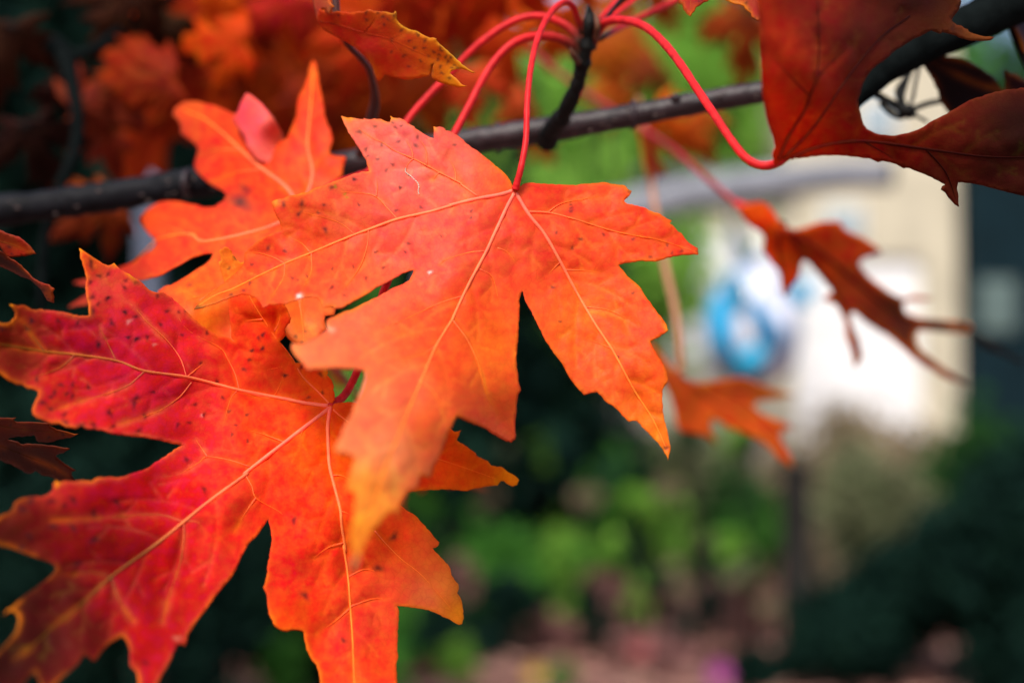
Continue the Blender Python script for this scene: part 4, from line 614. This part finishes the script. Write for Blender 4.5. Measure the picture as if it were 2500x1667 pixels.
def crown(parent, name, c, r, n, leaf, mat, clumps=14, seed=0, gap=.5, bottom=-1.0, **kw):
    """thousands of small folded leaves gathered in clumps through an ellipsoid"""
    g = np.random.default_rng(seed+50); c = np.array(c); r = np.array(r)
    u = g.normal(size=(clumps, 3)); u /= np.linalg.norm(u, axis=1)[:, None]; cc = u*(g.uniform(.35, .85, (clumps, 1))); 
    k = g.integers(0, clumps, n); p = cc[k]+g.normal(size=(n, 3))*gap*.33
    p = p[(np.linalg.norm(p, axis=1) < 1.15) & (p[:, 2] > bottom)]; n = len(p); p = p*r+c
    p[:, 2] = np.maximum(p[:, 2], .01)
    a = g.normal(size=(n, 3)); a /= np.linalg.norm(a, axis=1)[:, None]; b = np.cross(a, g.normal(size=(n, 3))); b /= np.linalg.norm(b, axis=1)[:, None]
    s = leaf*g.uniform(.6, 1.3, (n, 1)); nn = np.cross(a, b)
    V = np.stack([p-a*s, p+b*s*.45+nn*s*.12, p+a*s, p-b*s*.45+nn*s*.12], 1).reshape(-1, 3)
    F = [(4*i, 4*i+1, 4*i+2, 4*i+3) for i in range(n)]
    return mesh_obj(name, V, F, mat, parent, smooth=False, **kw)
def stem(parent, name, p0, p1, r0, r1, mat, wob=.1, seg=10):
    pts = [Vector(p0).lerp(Vector(p1), t)+Vector((noise.noise(Vector((t*3, p0[0], 1)))*wob, noise.noise(Vector((t*3, p0[1], 5)))*wob, 0))*min(1, t*3) for t in np.linspace(0, 1, 9)]
    V, F = tube(pts, [r0+(r1-r0)*t for t in np.linspace(0, 1, 9)], seg); return mesh_obj(name, V, F, mat, parent)
M_trunk = simple('dark_trunk_bark', (.022, .02, .018), rough=.9, spec=.1, var=.4, scale=9, bump=.8, bscale=30)
M_trunk2 = simple('grey_trunk_bark', (.10, .09, .08), rough=.9, spec=.1, var=.3, scale=9, bump=.8, bscale=30)
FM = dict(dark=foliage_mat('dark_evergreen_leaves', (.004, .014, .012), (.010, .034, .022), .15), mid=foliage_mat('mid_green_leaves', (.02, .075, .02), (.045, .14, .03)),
          bright=foliage_mat('bright_green_leaves', (.05, .21, .03), (.11, .30, .045)), lime=foliage_mat('lime_leaves', (.17, .42, .05), (.32, .54, .09)),
          olive=foliage_mat('olive_leaves', (.10, .13, .06), (.24, .24, .13)), tan=foliage_mat('dry_tan_leaves', (.26, .21, .13), (.40, .31, .20)), pinkish=foliage_mat('dusty_pink_leaves', (.24, .11, .10), (.42, .22, .20)))
def shrub(label, px, dist, wpx, top, kind, n=2600, leaf=.05, seed=0, group=None, clumps=16, gap=.5):
    """wpx = width, top = photo row of its upper rim"""
    x, y = G(px, dist); w = wpx*K*dist; h = 1.5-(top-1000)*K*dist; o = empty('shrub', (x, y, 0), label=label, cat='shrub', group=group)
    crown(o, 'foliage', (x, y, h*.55), (w/2, w/2, h*.48), n, leaf, FM[kind], seed=seed, clumps=clumps, gap=gap)
    for i in range(3):
        a = i*2.1+seed; stem(o, 'stem', (x+.03*i, y, -.05), (x+math.cos(a)*w*.22, y+math.sin(a)*w*.2, h*.6), .02, .008, M_trunk, .05)
    return o
def tree(label, px, dist, trunk_h, crown_c, r, kind, n=6000, leaf=.12, seed=0, tr_=.14, clumps=22, gap=.45, group='green trees beyond the garden', off=0):
    x, y = G(px, dist); o = empty('tree', (x, y, 0), label=label, cat='tree', group=group)
    stem(o, 'trunk', (x, y, -.1), (x+.2, y, trunk_h), tr_, tr_*.5, M_trunk, .25)
    for i in range(4):
        a = i*1.7+seed; stem(o, 'limb', (x+.1, y, trunk_h*.75), (x+math.cos(a)*r[0]*.6, y+math.sin(a)*r[1]*.6, crown_c+r[2]*.3), tr_*.5, tr_*.15, M_trunk, .2)
    if off: stem(o, 'limb', (x+.1, y, trunk_h*.9), (x+off, y, crown_c), tr_*.45, tr_*.2, M_trunk, .1)
    crown(o, 'crown', (x+off, y, crown_c), r, n, leaf, FM[kind], seed=seed, clumps=clumps, gap=gap)
    return o
# ---- the cream house with its white garage door
hx0, hx1 = G(1600, 15)[0], G(2345, 15)[0]; HY = 15.0
M_cream = simple('cream_render', (.58, .52, .39), rough=.85, spec=.2, var=.16, scale=2, bump=.2, bscale=60); M_white = simple('white_paint', (.88, .87, .86), rough=.4, spec=.5, var=.02, scale=3)
M_glass = simple('window_glass', (.35, .42, .45), rough=.05, spec=1.0, var=.1); M_roof = simple('grey_roof', (.12, .12, .13), var=.3, scale=4, bump=.5, bscale=10)
house = empty('house', ((hx0+hx1)/2, HY+2, 0), label='blurred cream house wall with a bright white door behind the leaves', cat='house')
dx0, dx1 = G(1940, HY)[0], G(2258, HY)[0]; dtop = P(2000, 625, HY).z
def wbox(name, x0, x1, z0, z1, y0, y1, m, par=house):
    V, F = box((x0+x1)/2, (y0+y1)/2, (z0+z1)/2, x1-x0, y1-y0, z1-z0); return mesh_obj(name, V, F, m, par, smooth=False)
hxm = G(1925, HY)[0]; az = P(1700, 445, HY).z; wbox('wall', hx0, hxm, 0, az, HY, HY+.3, M_cream); wbox('wall', hxm+.003, dx0, 0, 6.2, HY, HY+.3, M_cream); wbox('flat_roof', hx0-.2, hxm, az+.003, az+.12, HY-.25, HY+6.4, M_roof); wbox('wall', dx1, hx1, 0, 6.2, HY, HY+.3, M_cream); wbox('wall', dx0, dx1, dtop, 6.2, HY, HY+.3, M_cream)
wbox('wall', hxm, hx1, 0, 6.2, HY+6, HY+6.3, M_cream); wbox('wall', hx0, hx0+.3, 0, az, HY+.3, HY+6, M_cream); wbox('wall', hx0, hxm, 0, az-.01, HY+6, HY+6.3, M_cream); wbox('wall', hxm, hxm+.3, 0, 6.197, HY+.3, HY+6, M_cream); wbox('wall', hx1-.3, hx1, 0, 6.197, HY+.3, HY+6, M_cream)
gd = wbox('garage_door', dx0, dx1, 0, dtop, HY+.10, HY+.16, M_white)
for i in range(4):
    z = dtop/4*i; V_, F_ = box((dx0+dx1)/2, HY+.085, z+dtop/8, dx1-dx0-.1, .03, dtop/4-.05); mesh_obj('door_panel', V_, F_, M_white, gd, smooth=False)
for a, b, c, d_ in ((2010,2110,500,590),(2100,2195,240,345)):
    x0, x1 = G(a, HY)[0], G(b, HY)[0]; z1, z0 = P(a, c, HY).z, P(a, d_, HY).z
    f = wbox('window', x0, x1, z0, z1, HY-.06, HY-.003, M_white); V_, F_ = box((x0+x1)/2, HY-.07, (z0+z1)/2, (x1-x0)*.86, .02, (z1-z0)*.88); mesh_obj('pane', V_, F_, M_glass, f, smooth=False)
wp = wbox('white_screen', G(1612, HY)[0], G(1905, HY)[0], P(1700, 900, HY).z, P(1700, 570, HY).z, HY-.05, HY-.003, M_white)
for i in range(5):
    x0_ = G(1616+i*58, HY)[0]; V_, F_ = box(x0_+.12, HY-.065, 2.4, .2, .02, (P(1700, 570, HY).z-P(1700, 900, HY).z)*.9); V_ = [(a_, b_, c_-2.4+(P(1700, 570, HY).z+P(1700, 900, HY).z)/2) for a_, b_, c_ in V_]; mesh_obj('screen_panel', V_, F_, M_white, wp, smooth=False)
rz = 6.22; hx0_ = hxm; V_ = [(hxm-.3, HY-.5, rz), (hx1+.4, HY-.5, rz), (hx1+.4, HY+6.8, rz), (hxm-.3, HY+6.8, rz), (hxm-.3, HY+3.1, rz+2.2), (hx1+.4, HY+3.1, rz+2.2)]
mesh_obj('roof', V_, [(0, 1, 5, 4), (2, 3, 4, 5), (0, 4, 3), (1, 2, 5), (3, 2, 1, 0)], M_roof, house, smooth=False)
# ---- grey limb with the hanging blue and white glass lantern
swing = empty('grey_limb', P(1400, 545, 2.4), label='thick blurred grey limb rising to the right behind the stalks, cut off at its end', cat='tree limb')
limb(swing, 'limb_wood', [(880,1100,2.5),(910,1040,2.5),(980,880,2.5),(1040,760,2.48),(1090,650,2.46),(1190,580,2.45),(1400,535,2.42),(1590,497,2.40),(1750,465,2.38),(1900,443,2.36),(2050,428,2.34),(2168,425,2.33)], [34,36,38,40,42,44,44,43,42,40,38,36], simple('silver_grey_bark', (.24, .25, .28), rough=.75, var=.2, scale=20, bump=.6, bscale=60), 18, knob=.08)
limb(swing, 'cut_end', [(2165,425,2.33),(2176,425,2.33),(2184,425,2.33)], [37,35,10], simple('dark_cut_wood', (.03, .035, .035)), 18)
stem(swing, 'trunk', (P(850, 1100, 2.5).x, P(850, 1100, 2.5).y, -.1), tuple(P(880, 1100, 2.5)), .035, .026, M_trunk, .02)
OD = 2.38; oc = P(1835, 790, OD); lan = empty('glass_ornament', oc, label='blurred round ornament with blue and white swirls hanging below the grey limb', cat='ornament')
m, t, out = newmat('blue_white_swirl_glass'); L = t.links; N = t.nodes.new
tc = N('ShaderNodeTexCoord'); mp = N('ShaderNodeMapping'); mp.inputs['Scale'].default_value = (7, 7, 3.2); mp.inputs['Rotation'].default_value = (.5, .9, .3)
nz = N('ShaderNodeTexNoise'); nz.inputs['Scale'].default_value = 1.55; nz.inputs['Detail'].default_value = 2; nz.inputs['Distortion'].default_value = .8
r = N('ShaderNodeValToRGB'); r.color_ramp.interpolation = 'EASE'; el = r.color_ramp.elements
el[0].position = .36; el[0].color = (.25, .42, .62, 1); el[1].position = .66; el[1].color = (.68, .68, .76, 1)
e = el.new(.46); e.color = (.45, .55, .70, 1); e = el.new(.52); e.color = (.60, .62, .70, 1)
b = N('ShaderNodeBsdfPrincipled'); b.inputs['Roughness'].default_value = .25
L.new(tc.outputs['Object'], mp.inputs[0]); L.new(mp.outputs[0], nz.inputs['Vector']); L.new(nz.outputs['Fac'], r.inputs[0]); L.new(r.outputs[0], b.inputs['Base Color']); L.new(b.outputs[0], out.inputs[0])
ow, oh = 118*K*OD, 150*K*OD; prof = []
for i in range(25):
    a = math.pi*i/24; rr = math.sin(a)**.85; prof.append((ow*rr*(1-.18*math.cos(a)*(1 if a < math.pi/2 else .3)), oh*math.cos(a)))
V_ = [(oc.x+rr*math.cos(2*math.pi*k/32), oc.y+rr*math.sin(2*math.pi*k/32), oc.z+z) for rr, z in prof for k in range(32)]
F_ = [(i*32+k, (i+1)*32+k, (i+1)*32+(k+1) % 32, i*32+(k+1) % 32) for i in range(24) for k in range(32)]
mesh_obj('glass_body', V_, F_, m, lan, origin=oc)
M_teal = simple('dark_teal_glaze', (.01, .07, .11), rough=.3, var=.3)
limb(lan, 'bottom_cap', [(1835,915,OD),(1836,935,OD),(1838,952,OD)], [70,50,12], M_teal, 14); limb(lan, 'neck', [(1825,655,OD),(1815,630,OD),(1800,590,OD),(1792,545,OD)], [30,22,17,15], M_teal, 12)
limb(lan, 'cord', [(1792,548,OD),(1790,520,OD),(1788,480,OD)], [8,6,6], M_teal, 8)
for k, (pts, w_, c_) in enumerate((([(1772,720),(1760,770),(1764,820),(1780,860)], 30, (.01,.36,.66)), ([(1792,680),(1800,715),(1812,745)], 28, (.0,.14,.24)), ([(1830,735),(1862,790),(1888,830),(1895,850)], 29, (.0,.20,.42)),
        ([(1812,900),(1835,875),(1860,850)], 38, (.0,.42,.70)), ([(1945,690),(1962,715),(1968,745)], 26, (.0,.36,.62)), ([(1925,850),(1922,880),(1915,905)], 20, (.0,.16,.34)), ([(1840,640),(1860,652)], 14, (.08,.14,.55)), ([(1752,840),(1775,880),(1800,915)], 18, (.01,.06,.12)), ([(1905,740),(1912,790),(1908,840)], 20, (.75,.75,.85)), ([(1812,770),(1822,820),(1818,860)], 20, (.80,.76,.78)), ([(1870,690),(1905,680),(1930,660)], 16, (.78,.76,.86)), ([(1888,880),(1900,905),(1880,930)], 16, (.12,.14,.32)))):
    def zf(x, y):
        u = ((x-1835)/118)**2+((y-790)/150)**2; return OD-ow*math.sqrt(max(0.02, 1-min(u, .98)))*1.02
    limb(lan, 'swirl_band', [(x, y, zf(x, y)) for x, y in pts], [w_*(.7 if i in (0, len(pts)-1) else 1) for i in range(len(pts))], simple('glass_blue_%d' % k, c_, rough=.3, var=.15), 10)
# ---- dark post and trunks
x, y = G(1940, 8.0); post = empty('garden_post', (x, y, 0), label='dark blurred upright post in the lower right, in front of the shrubs', cat='post')
V_, F_ = box(x, y, .56, .15, .15, 1.24); mesh_obj('post_shaft', V_, F_, M_trunk, post, smooth=False); V_, F_ = box(x, y, 1.195, .18, .18, .03); mesh_obj('post_cap', V_, F_, M_trunk, post, smooth=False)
M_shed = simple('dark_teal_boards', (.004, .016, .022), rough=.7, spec=.1, var=.3, scale=3); SY = 14.8
sx0, sx1 = hx1+.03, hx1+3.4; sz = P(2400, 330, SY).z; shed = empty('garden_shed', ((sx0+sx1)/2, SY+1, 0), label='dark teal shed at the right edge with a pale grey green window', cat='shed')
nb_ = 18
for i in range(nb_):
    w_ = (sx1-sx0)/nb_; V_, F_ = box(sx0+w_*(i+.5), SY+.012*(i % 2), sz/2, w_*.94, .03, sz); mesh_obj('board', V_, F_, M_shed, shed, smooth=False)
wbox('wall', sx0, sx1, 0, sz-.01, SY+.05, SY+.12, M_shed, shed); wbox('wall', sx0, sx0+.08, 0, sz-.012, SY+.12, SY+2, M_shed, shed); wbox('wall', sx1-.08, sx1, 0, sz-.012, SY+.12, SY+2, M_shed, shed); wbox('roof', sx0-.02, sx1+.2, sz+.003, sz+.1, SY-.15, SY+2.2, M_roof, shed)
x0, x1, z1, z0 = G(2388, SY)[0], G(2480, SY)[0], P(2400, 680, SY).z, P(2400, 810, SY).z
f = wbox('window', x0, x1, z0, z1, SY-.06, SY-.025, simple('pale_green_paint', (.10, .14, .13)), shed); V_, F_ = box((x0+x1)/2, SY-.07, (z0+z1)/2, (x1-x0)*.86, .015, (z1-z0)*.86); mesh_obj('pane', V_, F_, simple('dusty_pane', (.10, .15, .14), rough=.5, spec=.5), f, smooth=False)
x, y = G(362, 6.0); dp = empty('garden_post', (x, y, 0), label='pale grey blurred pole at the left behind the branch', cat='post')
stem(dp, 'post_shaft', (x, y, -.1), (x, y, 2.78), .042, .042, simple('pale_grey_paint', (.16, .18, .25), rough=.5, var=.1), 0, 12); V_, F_ = tube([(x, y, 2.78), (x, y, 2.81), (x, y, 2.83)], [.05, .05, .01], 12); mesh_obj('post_cap', V_, F_, M_teal, dp)
# ---- trees beyond
tree('bright green tree behind the top centre of the picture', 1560, 17, 2.6, 4.6, (3.0, 2.6, 2.3), 'lime', seed=1, n=9000)
tree('fresh green tree left of the bright one', 1180, 19, 2.8, 4.4, (2.7, 2.4, 2.3), 'bright', seed=2, n=7000)
tree('low bright green tree whose crown starts just above the ground, behind the centre', 1420, 12, 1.2, 2.5, (1.4, 1.3, 1.1), 'lime', seed=4, n=6000, leaf=.09, tr_=.07)
tree('leaning lime green tree whose crown hangs in front of the house corner', 1440, 12.5, 2.6, 4.5, (.85, .8, .85), 'lime', seed=12, n=5000, leaf=.08, tr_=.07, off=.85)
tree('green tree rising to the right of the house roof', 1900, 26, 3.0, 6.4, (4.2, 3.0, 3.2), 'bright', seed=5, n=8000, leaf=.16)
tree('tall green tree far behind the house', 2300, 34, 4.0, 7.0, (5.0, 3.0, 4.0), 'mid', seed=6, n=7000, leaf=.2)
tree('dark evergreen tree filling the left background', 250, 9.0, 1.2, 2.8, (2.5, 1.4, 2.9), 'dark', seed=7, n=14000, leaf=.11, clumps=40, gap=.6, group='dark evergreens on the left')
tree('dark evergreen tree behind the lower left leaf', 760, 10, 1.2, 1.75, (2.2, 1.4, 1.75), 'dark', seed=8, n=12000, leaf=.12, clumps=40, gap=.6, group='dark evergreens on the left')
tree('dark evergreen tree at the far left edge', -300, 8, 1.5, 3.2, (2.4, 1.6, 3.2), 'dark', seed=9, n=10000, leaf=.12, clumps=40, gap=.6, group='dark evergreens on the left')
# ---- shrubs: bank of green in front of the house
GS = 'shrubs of the garden bed'; GP = 'dusty pink plants at the bottom'
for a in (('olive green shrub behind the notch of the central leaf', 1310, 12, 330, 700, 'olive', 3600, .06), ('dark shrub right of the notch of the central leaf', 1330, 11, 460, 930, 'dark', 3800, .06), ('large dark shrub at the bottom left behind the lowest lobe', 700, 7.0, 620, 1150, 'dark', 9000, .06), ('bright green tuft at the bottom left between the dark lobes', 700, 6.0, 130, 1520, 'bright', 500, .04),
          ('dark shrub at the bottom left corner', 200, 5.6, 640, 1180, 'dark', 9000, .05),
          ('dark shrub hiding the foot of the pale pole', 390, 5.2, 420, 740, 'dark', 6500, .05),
          ('vivid green shrub right of the lowest lobe', 1030, 9.0, 150, 1190, 'bright', 900, .05), ('wide green band of leaves under the right lobe tip', 1210, 9.0, 330, 1290, 'bright', 1500, .05), ('yellow green spray right of the lobe tip', 1370, 8.8, 120, 1230, 'lime', 500, .05),
          ('vivid green shrub below the central leaf', 1490, 10, 210, 1080, 'bright', 1500, .055), ('slender yellow green shrub left of the post', 1625, 9.4, 110, 1160, 'lime', 800, .05), ('grey green shrub behind the slender one', 1700, 11.5, 430, 985, 'olive', 5200, .06),
          ('fresh green shrub just left of the dark post', 1830, 10, 170, 1190, 'bright', 900, .05), ('mid green shrub left of the dark post', 1800, 11, 260, 1110, 'mid', 2000, .06), ('dry tan shrub below the white door', 2060, 12.5, 480, 965, 'tan', 6000, .06),
          ('tan and olive dry shrub right of the dark post', 2090, 9.5, 360, 1060, 'olive', 3600, .06), ('dark green shrub in the lower right', 2290, 7.6, 480, 1270, 'dark', 8500, .06), ('dark green shrub in the lower right corner', 2480, 7.0, 480, 1080, 'dark', 8500, .06),
          ('mid green shrub with yellowing leaves at the right edge below the shed', 2400, 9.8, 330, 1000, 'mid', 2400, .06), ('low dark shrub left of the fallen leaves', 1080, 8.2, 260, 1480, 'dark', 3000, .05), ('low dark shrub at the foot of the post', 2010, 7.4, 330, 1440, 'dark', 5000, .05),
          ('dark shrub between the two vivid green ones', 1420, 11, 330, 1130, 'dark', 3500, .06), ('small lime green plant at the bottom edge', 1120, 7.6, 110, 1540, 'lime', 350, .04)):
    shrub(*a[:6], n=a[6], leaf=a[7], seed=int(a[1]), group=GS)
for lab, px, dist, w, top in (('dusty pink low plant at the bottom centre', 1500, 9.0, 300, 1390), ('dusty pink brown plant behind the magenta flower', 1700, 9.2, 330, 1370), ('tan pink low plant just left of the post', 1850, 8.8, 170, 1400), ('pinkish brown low plant below the yellow green spray', 1340, 8.6, 200, 1480), ('low pink plant at the bottom edge', 1600, 8.0, 260, 1520)):
    shrub(lab, px, dist, w, top, 'pinkish', n=700, leaf=.05, seed=px+3, group=GP, clumps=9, gap=.35)
for a in (('green shrub seen through the slit beside the central leaf', 900, 6.0, 330, 590, 'bright', 2600, .045), ('lime green shrub seen through the small gap by the lower stalk', 860, 5.0, 150, 850, 'lime', 900, .04),
          ('small dark tuft among the pink plants', 1450, 8.4, 120, 1430, 'dark', 500, .05), ('dark tuft left of the magenta flower', 1640, 8.2, 130, 1500, 'dark', 600, .05), ('olive tuft among the pink plants', 1560, 8.8, 90, 1400, 'lime', 180, .04), ('dark tuft below the yellow green spray', 1240, 8.4, 190, 1400, 'dark', 900, .05),
          ('dark tuft between the green shrubs', 1560, 9.2, 100, 1230, 'dark', 500, .05), ('dark tuft right of the slender shrub', 1720, 9.2, 90, 1270, 'dark', 400, .05), ('tan tuft right of the post', 2010, 8.6, 110, 1200, 'tan', 260, .05),
          ('pale pink tuft just right of the post', 2010, 7.9, 60, 1390, 'pinkish', 160, .04), ('green tuft at the bottom, right of the yellow flower', 1370, 7.4, 100, 1600, 'bright', 250, .04), ('dark tuft at the bottom edge by the magenta flower', 1830, 7.2, 160, 1570, 'dark', 700, .05)):
    shrub(*a[:6], n=a[6], leaf=a[7], seed=int(a[1])+1, group=GS, clumps=9, gap=.38)
g = np.random.default_rng(11)
for i in range(34):
    px = g.uniform(1000, 1900); top = g.uniform(1030, 1480); k_ = ['bright', 'lime', 'mid', 'dark', 'dark', 'olive', 'tan'][int(g.integers(0, 7))]
    if top > 1350: k_ = ['dark', 'mid', 'pinkish', 'pinkish', 'tan', 'lime', 'dark'][i % 7]
    dd_ = float(np.interp(top, [1030, 1480], [9.8, 8.0])); x, y = G(px, dd_); w = g.uniform(45, 110)*K*dd_; h = 1.5-(top-1000)*K*dd_
    o = empty('garden_tuft', (x, y, 0), label='small %s blurred tuft %s, %s' % (dict(bright='vivid green', lime='yellow green', mid='dull green', dark='near black', olive='grey green', tan='dry tan', pinkish='dusty pink')[k_], 'high in the garden bed' if top < 1150 else 'halfway down the garden bed' if top < 1320 else 'low in the garden bed', 'right of the lowest lobe' if px < 1180 else 'below the central notch' if px < 1400 else 'below the right lobe tip' if px < 1650 else 'left of the dark post'), cat='plant', group='small tufts between the garden shrubs')
    crown(o, 'foliage', (x, y, h-w*.35), (w*.5, w*.5, w*g.uniform(.3, .8)), int(110+60*(top < 1300)), .05, FM[k_], seed=i+200, clumps=5, gap=.5); stem(o, 'stem', (x, y, -.05), (x, y, h-w*.3), .012, .006, M_trunk, .04, 6)
g = np.random.default_rng(3); VV = []; FF = []
for i in range(5200):
    d_ = g.uniform(6.5, 16); x = (g.uniform(300, 2400)-1250)*K*d_; a = g.uniform(0, 6.28); s = g.uniform(.04, .09); z = .06+.05*noise.noise(Vector((x*.5, d_*.5, 0)))+g.uniform(0, .03)
    k0 = len(VV)
    for j in range(10):
        rr = s*(1.0 if j % 2 == 0 else .5); VV.append((x+rr*math.cos(a+j*.628), d_+rr*math.sin(a+j*.628), z+g.uniform(-.01, .015)))
    FF.append(tuple(range(k0, k0+10)))
mesh_obj('fallen_leaves', VV, FF, foliage_mat('fallen_leaf_skin', (.22, .07, .06), (.55, .33, .26), .1), smooth=False, kind='stuff', label='brown and pink fallen leaves on the ground')
for (px, py, dd, c, lab, rr) in ((1755, 1640, 6.6, (.55, .10, .42), 'blurred magenta flower at the bottom edge left of the post', .05), (1305, 1640, 6.6, (.75, .50, .06), 'blurred yellow flower at the bottom edge', .04), (1560, 1580, 7.2, (.50, .12, .13), 'blurred pinkish red flower in the dusty plants at the bottom', .045)):
    p = P(px, py, dd); fl = empty('flower', (p.x, p.y, 0), label=lab, cat='flower'); stem(fl, 'stem', (p.x, p.y, -.05), (p.x, p.y, p.z), .006, .004, FM['mid'], .02, 6)
    m = simple('petal_%d' % px, c, rough=.6, var=.2)
    for k in range(7):
        a = k*.9; q = p+Vector((math.cos(a)*rr*.6, -.3*rr, math.sin(a)*rr*.6)); V_ = []; 
        for j in range(8):
            b_ = j*math.pi/4; V_.append(tuple(q+Vector((math.cos(a)*math.cos(b_)*rr*.55-math.sin(a)*math.sin(b_)*rr*.3, -.01*math.cos(b_), math.sin(a)*math.cos(b_)*rr*.55+math.cos(a)*math.sin(b_)*rr*.3))))
        V_.append(tuple(q+Vector((0, .012, 0)))); mesh_obj('petal', V_, [(j, (j+1) % 8, 8) for j in range(8)], m, fl)
    V_, F_ = tube([p+Vector((0, -.02, 0)), p+Vector((0, -.035, 0))], [rr*.3, rr*.12], 8); mesh_obj('flower_heart', V_, F_, M_bud, fl)
